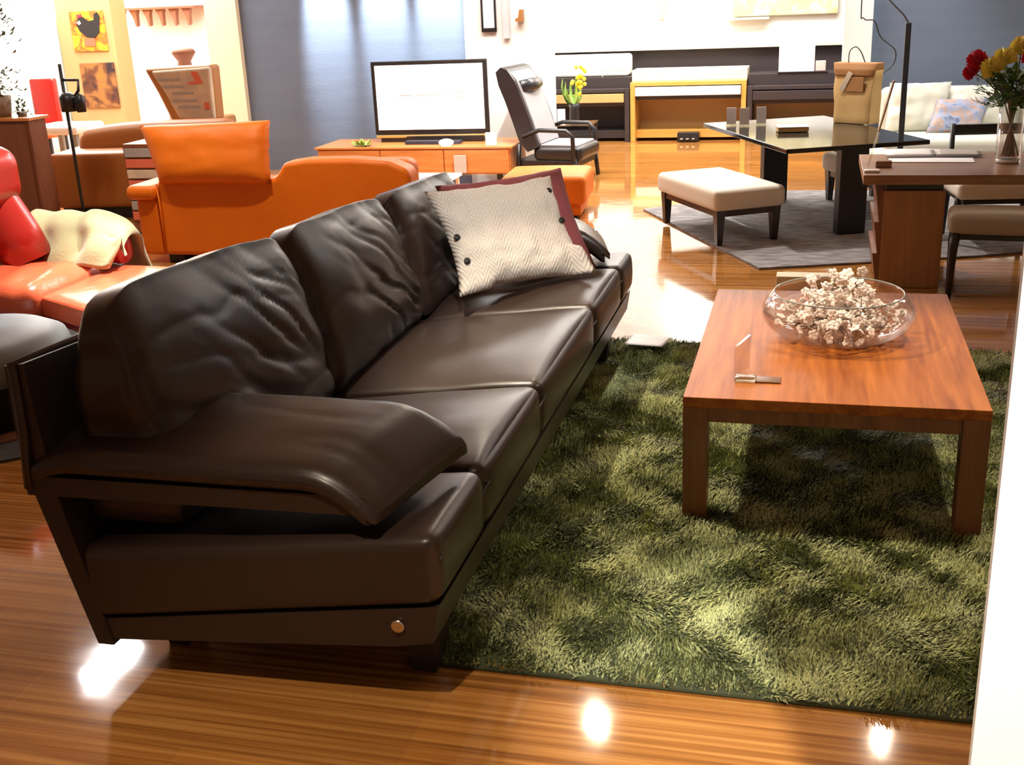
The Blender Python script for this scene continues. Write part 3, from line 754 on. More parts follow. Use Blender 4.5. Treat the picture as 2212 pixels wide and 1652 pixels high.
# vase and bouquet
T = thing('glass_vase', 'tall clear glass cylinder vase with flowers on the desk', 'vase', (.915, 6.0, DZ))
MB().lathe([(0, .002), (.058, .002), (.060, .012), (.062, .31), (.058, .31), (.056, .022), (0, .022)], n=40).build('vase_body', 'glass', T, local=True)
MB().lathe([(0, .022), (.055, .022), (.056, .15), (0, .15)], n=32).build('water', glassy('water', (.93, .90, .88), .3), T, local=True)
MB().lathe([(0, .0015), (.05, .0015), (.056, .016), (0, .018)], n=32).build('thick_base', mat('glass_base', (.8, .82, .82), .1, spec=1), T, local=True)
def bloom(kind, hx, hy, hz, r, label, m, grp):
    t = thing(kind, label, 'flower', (.915 + (hx - .915) * .1, 6.0, DZ + .03), 0, grp)
    b0 = Vector((.915 - (hx - .915) * .25, 6.0 - (hy - 6.0) * .2, DZ + .03)); h = Vector((hx, hy, hz))
    rimp = Vector((.915 + (hx - .915) * .25, 6.0 + (hy - 6.0) * .25, DZ + .31))
    pts = [b0, rimp, rimp * .4 + h * .6 + Vector((0, 0, .01)), h]
    MB().tube(pts, .0035, 6).build('stem', 'stem', t)
    d = (h - rimp).normalized(); rot = d.to_track_quat('Z', 'Y').to_matrix().to_4x4(); m_ = MB(); rnd = random.Random(int(hx * 1000 + hz * 77))
    m_.ball((0, 0, 0), r * .55, 10, X=Matrix.Translation(h) @ rot)
    X = Matrix.Translation(h) @ rot
    for k in range(90):
        zc = 1 - 1.45 * (k + .5) / 90; a = k * 2.39996; rr = math.sqrt(max(0, 1 - zc * zc))
        dv = Vector((rr * math.cos(a), rr * math.sin(a), zc)); tip = dv * r * rnd.uniform(.9, 1.1)
        m_.leaf(X @ (dv * r * .35), X @ tip, r * .17, X.to_3x3() @ Vector((-math.sin(a), math.cos(a), .3)), .12)
    m_.build('petals', m, t)
gy = 'yellow-green flowers in the desk vase'; gr = 'crimson flowers in the desk vase'
bloom('crimson_flower', .735, 5.98, 1.035, .050, 'crimson flower furthest left in the desk bouquet', 'crimson', gr)
bloom('crimson_flower', .715, 5.96, .985, .045, 'crimson flower lowest on the left of the desk bouquet', 'crimson', gr)
bloom('crimson_flower', .965, 5.88, 1.04, .055, 'crimson flower at the right of the desk bouquet', 'crimson', gr)
bloom('chrysanthemum', .80, 5.93, 1.00, .058, 'yellow-green mum beside the left crimson flowers, lowest of its kind', 'mum', gy)
bloom('chrysanthemum', .86, 6.0, 1.035, .058, 'yellow-green mum in the middle of the desk bouquet', 'mum', gy)
bloom('chrysanthemum', .93, 6.02, 1.08, .058, 'bright yellow-green mum at the top of the desk bouquet', 'mum', gy)
bloom('white_flower', .975, 5.80, .845, .030, 'white flower low on the right of the desk bouquet', 'paper', 'white flower in the vase')
t = thing('bouquet_foliage', 'dark green foliage around the flowers in the desk vase', 'foliage', (.915, 6.0, DZ + .03))
m_ = MB(); s_ = MB(); rnd = random.Random(5)
for k in range(300):
    a = rnd.uniform(0, 2 * PI); rr = rnd.uniform(.02, .14); z = DZ + rnd.uniform(.27, .43)
    p = Vector((.90 + rr * math.cos(a), 6.0 + rr * math.sin(a) * .8, z)); tip = p + Vector((math.cos(a) * .05, math.sin(a) * .04, rnd.uniform(-.02, .05)))
    m_.leaf(p, tip, .017)
    if k % 12 == 0: s_.tube([(.915 - .03 * math.cos(a), 6 - .03 * math.sin(a), DZ + .03), (.915 + .02 * math.cos(a), 6 + .02 * math.sin(a), DZ + .3), tuple(p)], .003, 5)
m_.build('leaves', 'green', t); s_.build('stems', mat('pinkish_stem', (.3, .18, .16), .6), t)
# chairs round the desk
def chair(label, loc, rz, seat, zt=.42, back=True):
    T = thing('dining_chair' if back else 'stool', label, 'chair' if back else 'stool', loc, rz)
    sd = .40 if back else .24
    MB().rbox((0, 0, zt - .05), (.50, sd, .10), .035, 4, 6, crown=(0, 0, .006)).build('seat', seat, T, local=True)
    for a in (-1, 1):
        for b_ in (-1, 1):
            top = (a * .20, b_ * .17, zt - .09); m = MB()
            if back and b_ > 0: m.tube([(a * .215, .20, .002), (a * .205, .185, zt - .06), (a * .20, .21, .62)], [.013, .018, .013], 8)
            else: m.tube([(a * .222, b_ * .09, .002), (a * .218, b_ * .09, zt * .6), (a * .21, b_ * .085, zt - .09)], [.011, .021, .024], 10)
            m.build('leg', 'black', T, local=True)
    MB().rbox((0, 0, zt - .112), (.43, sd - .04, .025), .004).build('seat_frame', 'black', T, False, local=True)
    if back:
        MB().rbox((0, .208, .585), (.42, .022, .06), .008, 2, 4).build('backrest', 'black', T, local=True)
    return T
chair('cream-edged grey stool with black legs pushed towards the near side of the desk', (.86, 5.50, .0), -.10, 'grey_seat', .415, False)
chair('black-framed chair with a cream seat behind the walnut desk', (.98, 6.72, .012), math.radians(8), 'cream_fabric', .36, True)
# ------------------------------------------------------------------ white sofa by the right blue wall
T = thing('ivory_sofa', 'ivory fabric sofa against the blue wall on the right', 'sofa', (1.55, 9.0, 0))
box(.46, 2.7, 8.55, 9.42, .05, .22, .02).build('base', 'sofa_cream', T)
MB().rbox((1.58, 8.85, .27), (2.2, .66, .12), .04, 3, 6, crown=(0, 0, .01)).build('seat', 'sofa_cream', T)
for x0 in (.50, 2.66):
    for yy in (8.6, 9.36): box(x0 - .02, x0 + .02, yy - .02, yy + .02, .001, .052).build('foot', 'black', T)
bt = MB().rbox((1.58, 9.34, .42), (2.2, .14, .40), .05, 3, 6); bt.build('backrest', 'sofa_cream', T)
def scush(x0, x1, label, m='sofa_cream', yb=9.13, z0=.33, z1=.645, th=.19, lean=.14, sh=0, seed=0, name='back_cushion'):
    c = MB().pillow((x0, yb - lean, z0), (x1, yb - lean, z0), (x1 + sh, yb, z1), (x0 + sh, yb, z1), th, 20, .03, None, seed)
    return one(c, name, m, label, 'cushion', ((x0 + x1) / 2, yb - lean, z0))
scush(.50, .93, 'ivory back cushion nearest the paper bag, at the left end of the ivory sofa', seed=1, sh=.03, z1=.67, z0=.31)
scush(.93, 1.42, 'ivory back cushion behind the blue patterned cushion', seed=2, z1=.63)
scush(1.42, 1.95, 'ivory back cushion hidden behind the flower vase', seed=3, z1=.63)
scush(.78, 1.15, 'blue patterned throw cushion leaning on the ivory sofa', 'patterned', 8.98, .33, .56, .12, .12, .07, 6, 'throw_cushion')
# black lamp pole and cable
T = thing('pole_lamp', 'slim black upright pole lamp standing behind the desk by the ivory sofa', 'lamp', (.57, 8.22, .012))
MB().lathe([(0, 0), (.11, 0), (.115, .008), (.02, .016), (0, .016)], n=28).build('base', 'black', T, local=True)
MB().rbox((0, 0, .565), (.036, .036, 1.10), .005).build('pole', 'black', T, False, local=True)
MB().tube(curve([(0, 0, 1.11), (-.04, 0, 1.17), (-.11, 0, 1.24), (-.155, 0, 1.30), (-.165, 0, 1.38), (-.165, 0, 2.58)]), .005, 6).build('cable', 'black', T, local=True)
one(MB().tube(curve([(.30, 8.6, 2.59), (.28, 8.6, 1.3), (.30, 8.6, 1.15), (.37, 8.58, 1.13), (.42, 8.6, 1.02), (.52, 8.6, .93), (.50, 8.6, .82), (.36, 8.6, .74), (.30, 8.6, .70)]), .004, 6), 'hanging_cable', 'black', 'thin looped grey cable hanging in front of the white pillar', 'cable', (.3, 8.6, .7))
# ------------------------------------------------------------------ far room with digital pianos
struct('trim_3', plainbox(-2.6, .25, 11.62, 11.72, .83, 2.6), 'white')
struct('trim_4', plainbox(-2.6, .25, 11.58, 11.64, .815, .835), 'cream')
struct('trim_5', plainbox(-2.6, .25, 11.66, 11.74, 0, .83), 'brown_band')
def piano(label, x0, x1, body, panel, key, ht, yf=11.05, inner=None):
    T = thing('digital_piano', label, 'piano', ((x0 + x1) / 2, 11.3, 0), 0, 'digital pianos along the far wall')
    s = .045
    box(x0, x0 + s, yf, 11.5, .0, ht).build('side_panel', body, T, False)
    box(x1 - s, x1, yf, 11.5, .0, ht).build('side_panel', body, T, False)
    bxs((x0, x1, yf + .12, 11.5, ht, ht + .10), (x0 + s, x1 - s, yf + .12, yf + .16, ht - .04, ht)).build('cabinet_top', 'cream' if body == 'gold_wood' else body, T, False)  # cream on the oak piano paints its lit top
    box(x0 + s, x1 - s, yf, yf + .25, ht - .035, ht - .0).build('key_lid', body, T, False)
    box(x0 + s + .005, x1 - s - .005, yf - .02, yf + .2, ht - .125, ht - .045).build('keyboard', key, T, False)
    box(x0 + s, x1 - s, yf + .05, yf + .2, ht - .165, ht - .13).build('key_shadow', 'brown_band', T, False)  # dark strip standing in for the shade under the keys
    box(x0 + s, x1 - s, 11.40, 11.44, .10, ht - .16).build('back_panel', panel, T, False)
    box(x0 + s, x1 - s, yf + .08, 11.40, .03, .105).build('lower_rail', body, T, False)
    pb = box((x0 + x1) / 2 - .09, (x0 + x1) / 2 + .11, yf - .03, yf + .08, .005, .085).build('pedal_box', 'black', T, False)
    for k in (-1, 0, 1):
        MB().rbox(((x0 + x1) / 2 + .01 + k * .055, yf - .055, .035), (.03, .05, .012), .004).build('pedal', 'metal', pb)
    return T
piano('light oak digital piano between the two dark ones', -1.70, -.62, 'gold_wood', 'gold_panel', 'white', .555)
piano('dark digital piano at the left, behind the lounge chair', -2.62, -1.71, 'brown_band', 'brown_band', 'kraft', .50)
piano('dark digital piano at the right, behind the paper bag', -.61, .42, 'brown_band', 'gold_panel', 'brown_band', .50)
T = thing('music_stand_board', 'white board standing on the right dark piano', 'board', (-.17, 11.3, .60))
box(-.34, -.02, 11.20, 11.215, .605, .845).build('board', 'paper', T, False)
box(-.35, .10, 11.16, 11.26, .60, .612).build('ledge', 'black', T, False)
one(box(-.01, .08, 11.19, 11.25, .613, .70), 'card_box', mat('pink_white_card', (.75, .5, .45), .6), 'small pinkish box beside the white board on the piano', 'box', (.03, 11.22, .613), smooth=False)
T = thing('display_case', 'overexposed white display case on the left dark piano', 'display case', (-2.1, 11.3, .60))
box(-2.58, -1.74, 11.22, 11.5, .601, .80, .03).build('case', 'paper', T)
bxs((-1.99, -1.98, 11.18, 11.19, .601, .665), (-1.99, -1.75, 11.18, 11.19, .655, .665)).build('wire_rack', 'greypaper', T, False)
# wall pieces above the pianos
one(box(-.80, .17, 11.56, 11.60, 1.10, 1.5), 'wall_display', 'olive', 'olive patterned display panel high on the far wall', 'panel', (-.3, 11.6, 1.1), smooth=False)
one(bxs((-.85, -.45, 11.50, 11.60, 1.07, 1.09)), 'wall_shelf', 'cream', 'thin cream shelf under the olive panel on the far wall', 'shelf', (-.65, 11.6, 1.07), smooth=False)
one(box(-1.50, -1.445, 11.57, 11.61, 1.10, 1.6), 'hanging_banner', 'burlap', 'narrow tan strip hanging on the far white wall', 'banner', (-1.47, 11.6, 1.1), smooth=False)
T = thing('picture_frame', 'small dark frame cut by the top edge on the white wall', 'picture', (-2.6, 9.39, 1.13))
bxs((-2.655, -2.64, 9.37, 9.39, 1.13, 1.6), (-2.545, -2.53, 9.37, 9.39, 1.13, 1.6), (-2.655, -2.53, 9.37, 9.39, 1.115, 1.145)).build('frame', 'black', T, False)
box(-2.64, -2.545, 9.38, 9.388, 1.145, 1.6).build('picture', 'paper', T, False)
one(box(-2.475, -2.42, 9.36, 9.39, 1.06, 1.6), 'wall_plaque', mat('silver_grey', (.6, .6, .62), .5), 'narrow silver-grey plaque on the white wall', 'plaque', (-2.45, 9.39, 1.06), smooth=False)
T = thing('wall_sconce', 'tiny orange wall lamp by the silver plaque', 'lamp', (-2.33, 9.39, 1.2))
MB().prism([(-2.36, 1.19), (-2.30, 1.19), (-2.30, 1.28), (-2.325, 1.28), (-2.335, 1.22), (-2.36, 1.21)], 'y', 9.33, 9.39).build('shade', 'tan_hide', T, False)
# plant in a dark vase on a glass side table behind the lounge chair
T = thing('side_table', 'small glass side table with a dark frame behind the lounge chair', 'table', (-2.07, 10.1, 0))
box(-2.27, -1.87, 9.95, 10.3, .285, .297).build('glass_top', 'acrylic2', T, False)
for (x, y) in ((-2.25, 9.97), (-1.89, 9.97), (-2.25, 10.28), (-1.89, 10.28)): box(x - .01, x + .01, y - .01, y + .01, .001, .285).build('leg', 'black', T, False)
T = thing('dark_vase', 'dark vase with yellow flowers on the glass side table', 'vase', (-2.05, 10.1, .298))
MB().lathe([(0, 0), (.035, 0), (.045, .05), (.04, .12), (.05, .17), (.045, .17), (.03, .12), (0, .1)], n=20).build('vase_body', 'black', T, local=True)
t = thing('yellow_flower_bunch', 'bunch of yellow flowers with green leaves in the dark vase', 'flower', (-2.05, 10.1, .40))
m_ = MB(); y_ = MB(); rnd = random.Random(9)
for k in range(34):
    a = rnd.uniform(0, 2 * PI); h = rnd.uniform(.08, .26); q = Vector((-2.07 + math.cos(a) * .08, 10.1 + math.sin(a) * .06, .44 + h))
    m_.leaf((-2.05, 10.1, .44), q, .014)
for k in range(22):
    p = (-1.985 + rnd.gauss(0, .03), 10.05 + rnd.gauss(0, .03), .66 + rnd.gauss(0, .045)); y_.ball(p, .018, 6)
y_.tube([(-2.05, 10.1, .44), (-2.0, 10.06, .66)], .003, 5)
m_.build('leaves', 'green_l', t); y_.build('blooms', 'yellow', t)
one(box(-2.16, -2.09, 9.90, 9.905, .30, .44), 'price_card', 'paper', 'white price card in front of the dark vase', 'sign', (-2.12, 9.9, .298), smooth=False)
# ------------------------------------------------------------------ black lounge chair
T = thing('lounge_chair', 'black high-back lounge chair with a head pillow facing right', 'chair', (-1.98, 8.92, 0), math.radians(-8))
Xc = Matrix.Translation((0, 0, 0))
out = [(-.37, .84), (-.33, .875), (-.28, .86), (-.22, .78), (-.17, .66), (-.10, .48), (-.06, .34), (-.04, .28), (-.13, .24), (-.20, .33), (-.25, .48), (-.30, .62), (-.35, .74)]
MB().prism(out, 'y', -.24, .24).build('backrest', 'black_leather', T, False, local=True)
inn = [(-.27, .845), (-.21, .78), (-.155, .66), (-.09, .48), (-.03, .30), (-.045, .29), (-.105, .48), (-.175, .66), (-.235, .78)]
MB().prism(inn, 'y', -.20, .20).build('lit_back_face', 'lit_grey_leather', T, False, local=True)  # inner back of the black leather, painted grey as if lit
MB().tube([(-.19, -.18, .73), (-.17, 0, .725), (-.19, .18, .73)], [.045, .055, .045], 12).build('head_pillow', 'black_leather', T, local=True)
MB().rbox((.11, 0, .225), (.40, .46, .11), .04, 4, 6, crown=(0, 0, .012)).build('seat', 'black_leather', T, local=True)
MB().rbox((.10, 0, .283), (.34, .40, .02), .009, 2, 3).build('seat_padding', 'lit_grey_leather', T, local=True)
for b_ in (-1, 1):
    MB().tube([(-.16, b_ * .26, .36), (-.02, b_ * .27, .41), (.20, b_ * .27, .405), (.25, b_ * .265, .36), (.255, b_ * .26, .17)], .017, 8).build('arm', 'black', T, local=True)
    MB().tube([(-.20, b_ * .23, .30), (-.22, b_ * .24, .002)], .018, 8).build('leg', 'black', T, local=True)
    MB().tube([(.255, b_ * .25, .20), (.28, b_ * .25, .002)], .018, 8).build('leg', 'black', T, local=True)
MB().rbox((.02, 0, .15), (.50, .44, .05), .006).build('seat_frame', 'black', T, False, local=True)
# ------------------------------------------------------------------ TV, sideboard and things on it
T = thing('sideboard', 'low cherry-wood sideboard below the television', 'sideboard', (-3.05, 8.85, 0))
box(-3.86, -2.26, 8.62, 9.12, .085, .285, .003).build('body', 'orange_wood', T, False)
box(-3.88, -2.24, 8.60, 9.14, .282, .298, .003).build('top', 'orange_wood', T, False)
for k in range(3):
    x0 = -3.85 + k * .53; d = box(x0, x0 + .52, 8.605, 8.622, .095, .272).build('drawer', 'orange_wood', T, False)
for (x, y) in ((-3.8, 8.66), (-2.36, 8.66), (-3.8, 9.06), (-2.36, 9.06)): box(x - .02, x + .02, y - .02, y + .02, .001, .087).build('leg', 'black', T, False)
T = thing('television', 'flat television with a black frame and bright white screen on the sideboard', 'television', (-2.98, 8.95, .298))
TVm = Matrix.Translation((-2.985, 8.92, .645)) @ Matrix.Rotation(math.radians(0), 4, 'Y') @ Matrix.Rotation(math.radians(2), 4, 'Z')
MB().rbox((0, .02, 0), (.955, .035, .575), .006, X=TVm).build('frame', 'black', T, False)
sc_ = MB().rbox((0, 0, .004), (.89, .006, .505), .001, X=TVm).build('screen', 'screen', T, False)
dr = MB()
for (x, wd) in ((-.20, .10), (-.06, .09), (.06, .09), (.24, .085)):
    h = .04 if x > .2 else .022
    dr.rbox((x, -.004, h), (wd, .001, .007), .0004, X=TVm)
    for e in (-1, 1): dr.rbox((x + e * wd / 2, -.004, h / 2), (.006, .001, h), .0004, X=TVm)
dr.rbox((.24, -.004, 0), (.085, .001, .007), .0004, X=TVm)
dr.build('screen_drawing', 'screen2', sc_, False)
MB().rbox((0, .02, -.302), (.94, .045, .022), .004, X=TVm).build('gold_strip', 'gold', T, False)
box(-3.42, -2.55, 8.91, 8.98, .2985, .345).build('stand', 'black', T, False)
one(box(-3.16, -2.70, 8.75, 8.83, .299, .325), 'sound_bar', mat('blue_black_plastic', (.03, .04, .07), .3), 'low dark box lying in front of the television', 'sound bar', (-2.9, 8.8, .299), smooth=False)
T = MB().lathe([(0, 0), (.035, 0), (.055, .015), (.06, .03), (.045, .045), (.02, .053), (0, .054)], (-2.785, 8.66, .299), 24)
one(T, 'dome_lamp', 'lampwhite', 'glowing white dome lamp on the right half of the sideboard', 'lamp', (-2.785, 8.66, .299))
one(box(-2.46, -2.37, 8.64, 8.65, .299, .40), 'price_card', 'paper', 'white price card standing at the right end of the sideboard', 'sign', (-2.42, 8.645, .299), smooth=False)
one(box(-2.705, -2.605, 8.575, 8.585, .10, .235), 'hanging_card', 'greypaper', 'grey card fixed to the front of the sideboard', 'sign', (-2.65, 8.58, .1), smooth=False)
t = thing('small_plant', 'small green leafy plant on the left of the sideboard', 'plant', (-3.50, 8.68, .299))
m_ = MB(); rnd = random.Random(3)
for k in range(26):
    a = rnd.uniform(0, 2 * PI); m_.leaf((-3.5, 8.68, .31), (-3.5 + math.cos(a) * rnd.uniform(.04, .11), 8.68 + math.sin(a) * .06, .31 + rnd.uniform(.005, .05)), .014)
m_.build('leaves', 'green_l', t); MB().lathe([(0, 0), (.03, 0), (.035, .015), (0, .015)], (-3.5, 8.68, .2995), 16).build('dish', 'paper', t)
T = thing('low_table', 'low white table before the sideboard holding a lamp', 'table', (-2.75, 7.9, 0))
box(-2.98, -2.48, 7.72, 8.05, .165, .185).build('table_top', 'paper', T, False)
for (x, y) in ((-2.95, 7.75), (-2.51, 7.75), (-2.95, 8.02), (-2.51, 8.02)): box(x - .012, x + .012, y - .012, y + .012, .001, .166).build('leg', 'paper', T, False)
one(MB().ball((-2.80, 7.85, .227), .040, 20), 'ball_lamp', 'lampwhite', 'small glowing ball lamp on the low white table', 'lamp', (-2.80, 7.85, .186))
# ------------------------------------------------------------------ orange sofa and footstool
T = thing('orange_sofa', 'bright orange leather sofa seen from behind', 'sofa', (-2.95, 6.2, 0), 0)
bev(MB().prism([(-3.655, .05), (-2.13, .05), (-2.10, .50), (-2.12, .55), (-2.22, .59), (-2.45, .605), (-2.70, .603), (-2.84, .585), (-2.90, .50), (-3.645, .49)], 'y', 5.86, 6.02).build('back_panel', 'orange', T, False), .03)
MB().rbox((-2.50, 6.09, .47), (.72, .16, .22), .06, 4, 8).build('back_cushion', 'orange', T)
MB().tube([(-3.64, 5.862, .07), (-3.64, 5.858, .47)], .006, 6).build('seam', 'orange', T)
MB().pillow((-3.60, 5.83, .475), (-2.91, 5.83, .475), (-2.93, 5.94, .81), (-3.75, 5.94, .79), .17, 24, .01, None, 4, .25).build('head_cushion', 'orange', T)
MB().rbox((-2.9, 6.42, .2), (1.50, .86, .26), .05, 3, 6, crown=(0, 0, .02)).build('seat', 'orange', T)
for sx, x in ((-1, -3.73),):
    MB().rbox((x, 6.32, .215), (.15, .90, .34), .03, 3, 4).build('arm', 'orange', T)
    MB().rbox((x - .01, 6.30, .42), (.19, .96, .085), .038, 4, 6).build('arm_pad', 'orange', T)
for x in (-3.6, -2.2):
    for y in (5.95, 6.75): box(x - .05, x + .05, y - .05, y + .05, .001, .075).build('foot', 'black', T)
T = thing('orange_footstool', 'orange leather footstool beyond the maroon cushion', 'footstool', (-1.70, 7.45, 0), math.radians(4))
MB().rbox((0, 0, .195), (.56, .50, .19), .04, 4, 6, crown=(0, 0, .015)).build('cushion', 'orange', T, local=True)
box(-.24, .24, -.21, .21, .03, .11).build('base', 'orange', T, local=True)
for a in (-1, 1):
    for b_ in (-1, 1): MB().tube([(a * .2, b_ * .17, .001), (a * .2, b_ * .17, .04)], .02, 10).build('foot', 'black', T, local=True)
# ------------------------------------------------------------------ red reclining chair, footstools, throw
T = thing('red_armchair', 'glossy red leather armchair at the left edge with a cream throw', 'chair', (-3.30, 4.2, 0), 0)
for k, (x, y) in enumerate(((-3.50, 3.98), (-3.38, 4.20))):
    MB().tube([(x + .10, y, .40), (x + .04, y, .52), (x - .02, y, .66), (x - .05, y, .80)], [.11, .115, .10, .07], 20).build('backrest', 'red', T)
MB().rbox((-3.42, 4.10, .775), (.24, .42, .26), .085, 5, 8).build('headrest', 'red', T)
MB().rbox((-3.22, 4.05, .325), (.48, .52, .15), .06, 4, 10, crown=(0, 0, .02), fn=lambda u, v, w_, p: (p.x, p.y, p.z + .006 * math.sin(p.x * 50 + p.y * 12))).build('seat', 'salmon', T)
MB().rbox((-3.22, 4.05, .235), (.46, .54, .09), .03, 3, 3).build('seat_base', 'red', T)
for y, nm in ((4.42, 'far'), (3.80, 'near')):
    if y > 4: MB().rbox((-3.13, y, .42), (.40, .14, .16), .06, 4, 8, fn=lambda u, v, w_, p: (p.x, p.y, p.z + .03 * (1 - u * u))).build('arm', 'red', T)
MB().tube([(-3.22, 4.08, .2), (-3.22, 4.08, .03)], .04, 16).build('column', 'black', T)
MB().lathe([(0, .001), (.21, .001), (.22, .02), (.20, .035), (0, .035)], (-3.22, 4.08, 0), 40).build('base_ring', 'red_wood', T)
T = thing('red_footrest', 'salmon-lit red leather footrest in front of the red armchair', 'footstool', (-2.80, 4.02, 0), 0)
def quadpad(corners, z0, z1, r=.03):
    c = [Vector(x) for x in corners]
    def fn(u, v, w_, p):
        a, b_ = (u + 1) / 2, (v + 1) / 2
        q = c[0] * (1 - a) * (1 - b_) + c[1] * a * (1 - b_) + c[2] * a * b_ + c[3] * (1 - a) * b_
        return (q.x, q.y, p.z + .018 * (1 - u * u) * (1 - v * v) * (1 if w_ > 0 else 0))
    return MB().rbox((0, 0, (z0 + z1) / 2), (2, 2, z1 - z0), r, 3, 10, fn=fn)
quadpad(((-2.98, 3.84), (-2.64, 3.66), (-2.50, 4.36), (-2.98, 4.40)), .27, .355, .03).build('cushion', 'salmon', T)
quadpad(((-2.95, 3.88), (-2.68, 3.73), (-2.56, 4.30), (-2.95, 4.34)), .22, .28, .02).build('base', 'red', T)
MB().tube([(-2.76, 4.04, .23), (-2.76, 4.04, .02)], .035, 16).build('column', 'black', T)
MB().lathe([(0, .001), (.17, .001), (.18, .018), (0, .03)], (-2.76, 4.04, 0), 36).build('base_ring', 'red_wood', T)
one(MB().rbox((0, 0, 0), (.045, .20, .004), .001, X=Matrix.Translation((-2.60, 4.24, .385)) @ Matrix.Rotation(.3, 4, 'Z') @ Matrix.Rotation(-.3, 4, 'Y')), 'paper_tag', 'paper', 'white paper tag lying on the far corner of the red footrest', 'sign', (-2.60, 4.24, .362), smooth=False)
# throw draped over the far arm
def throw():
    n, m2 = 26, 30; vs = []; fs = []
    for j in range(m2 + 1):
        s = j / m2
        for i in range(n + 1):
            u = i / n
            # path over the arm: front (near, -y) hanging down, top, far side hanging
            a = s * 1.0
            if a < .42: y = 4.26 + .06 * a / .42 - .06 * (1 - a / .42); z = .385 + (.545 - .385) * (a / .42)
            elif a < .62: t = (a - .42) / .2; y = 4.32 + .20 * t; z = .545 + .03 * math.sin(t * PI)
            else: t = (a - .62) / .38; y = 4.52 + .03 * t; z = .545 - .26 * t
            x = -3.36 + .47 * u + .03 * math.sin(s * 7)
            z -= .10 * max(0, (u - .72) / .28) ** 2 if a > .3 else 0
            k = .012 * math.sin(u * 19 + s * 3) + .010 * noise.noise(Vector((u * 6, s * 5, 2)))
            vs.append((x, y - k, z + k * .8))
    for j in range(m2):
        for i in range(n): fs.append((j * (n + 1) + i, j * (n + 1) + i + 1, (j + 1) * (n + 1) + i + 1, (j + 1) * (n + 1) + i))
    m = MB().add(vs, fs)
    o = one(m, 'throw_blanket', 'throw', 'cream wool throw draped over the arm of the red armchair', 'blanket', (-3.05, 4.4, .35))
    md = o.modifiers.new('thickness', 'SOLIDIFY'); md.thickness = .014; md.offset = 1
    return o
throw()
T = thing('round_footstool', 'blue-grey leather footstool with a dark base at the left edge', 'footstool', (-2.90, 3.42, 0), 0)
MB().lathe([(0, 0), (.28, 0), (.315, .03), (.33, .08), (.315, .12), (.26, .148), (.15, .16), (0, .163)], (-2.92, 3.36, .20), 48).build('cushion', 'bluegrey', T)
MB().lathe([(0, .02), (.22, .02), (.24, .19), (.27, .21), (0, .21)], (-2.92, 3.36, 0), 40).build('pedestal', 'black', T)
MB().lathe([(0, .001), (.28, .001), (.29, .012), (.27, .022), (0, .022)], (-2.92, 3.36, 0), 40).build('base_ring', 'red_wood', T)
one(MB().rbox((0, 0, 0), (.14, .004, .12), .001, X=Matrix.Translation((-2.80, 3.13, .10)) @ Matrix.Rotation(-.35, 4, 'X')), 'price_sheet', 'paper', 'white sheet leaning on the dark base of the blue-grey footstool', 'sign', (-2.80, 3.13, .04), smooth=False)
one(MB().prism([(-3.9, 2.7), (-2.66, 2.98), (-2.25, 3.35), (-2.5, 4.9), (-3.9, 4.9)], 'z', .001, .009), 'charcoal_rug', mat('charcoal_rug', (.07, .065, .065), .95, bump=(60, .5, .006)), 'charcoal rug under the red armchair and the footstools', 'rug', (-3.1, 3.9, 0), smooth=False)
# ------------------------------------------------------------------ left background
T = thing('cabinet', 'reddish-brown wooden cabinet at the left edge with a plant on top', 'cabinet', (-5.6, 7.05, 0))
box(-6.3, -5.17, 6.86, 7.04, .001, .73).build('body', 'red_wood', T, False)
box(-6.32, -5.15, 6.84, 7.06, .73, .75).build('top', 'orange_wood', T, False)
for x0 in (-6.28, -5.73): d = box(x0, x0 + .53, 6.845, 6.862, .04, .71).build('door', 'red_wood', T, False)
T = thing('tan_sofa', 'tan brown leather sofa seen from its side in the left background', 'sofa', (-4.7, 7.6, 0), math.radians(9))
box(-.62, .62, -.42, .18, .08, .47, .04, seg=3, n=4).build('body', 'tan', T, local=True)
MB().rbox((0.05, -.02, .53), (1.18, .20, .22), .08, 4, 8, fn=lambda u, v, w_, p: (p.x, p.y + .02 * w_, p.z - .05 * (u * u if u < 0 else 0))).build('back_cushion', 'tan', T, local=True)
box(-.58, .58, -.38, .14, .001, .085).build('plinth', 'black', T, local=True)
T = thing('floor_lamp', 'thin black adjustable floor lamp in front of the tan sofa', 'lamp', (-5.09, 7.2, 0)) if False else thing('floor_lamp', 'thin black adjustable floor lamp before the tan sofa', 'lamp', (-4.78, 6.75, 0))
MB().lathe([(0, .001), (.12, .001), (.125, .012), (.015, .02), (0, .02)], n=28).build('base', 'black', T, local=True)
MB().tube([(0, 0, .015), (0, 0, 1.10)], .011, 8).build('pole', 'black', T, local=True)
MB().tube([(0, 0, 1.00), (.12, 0, .995), (.11, 0, .93), (.05, -.01, .86)], .010, 6).build('arm', 'black', T, local=True)
MB().lathe([(0, 0), (.05, 0), (.055, .09), (.03, .12), (0, .12)], n=20, X=Matrix.Translation((.035, -.02, .80))).build('lamp_head', 'black', T, local=True)
MB().lathe([(0, 0), (.03, 0), (.03, .10), (0, .12)], n=16, X=Matrix.Translation((.125, -.02, .795))).build('lamp_head', 'black', T, local=True)
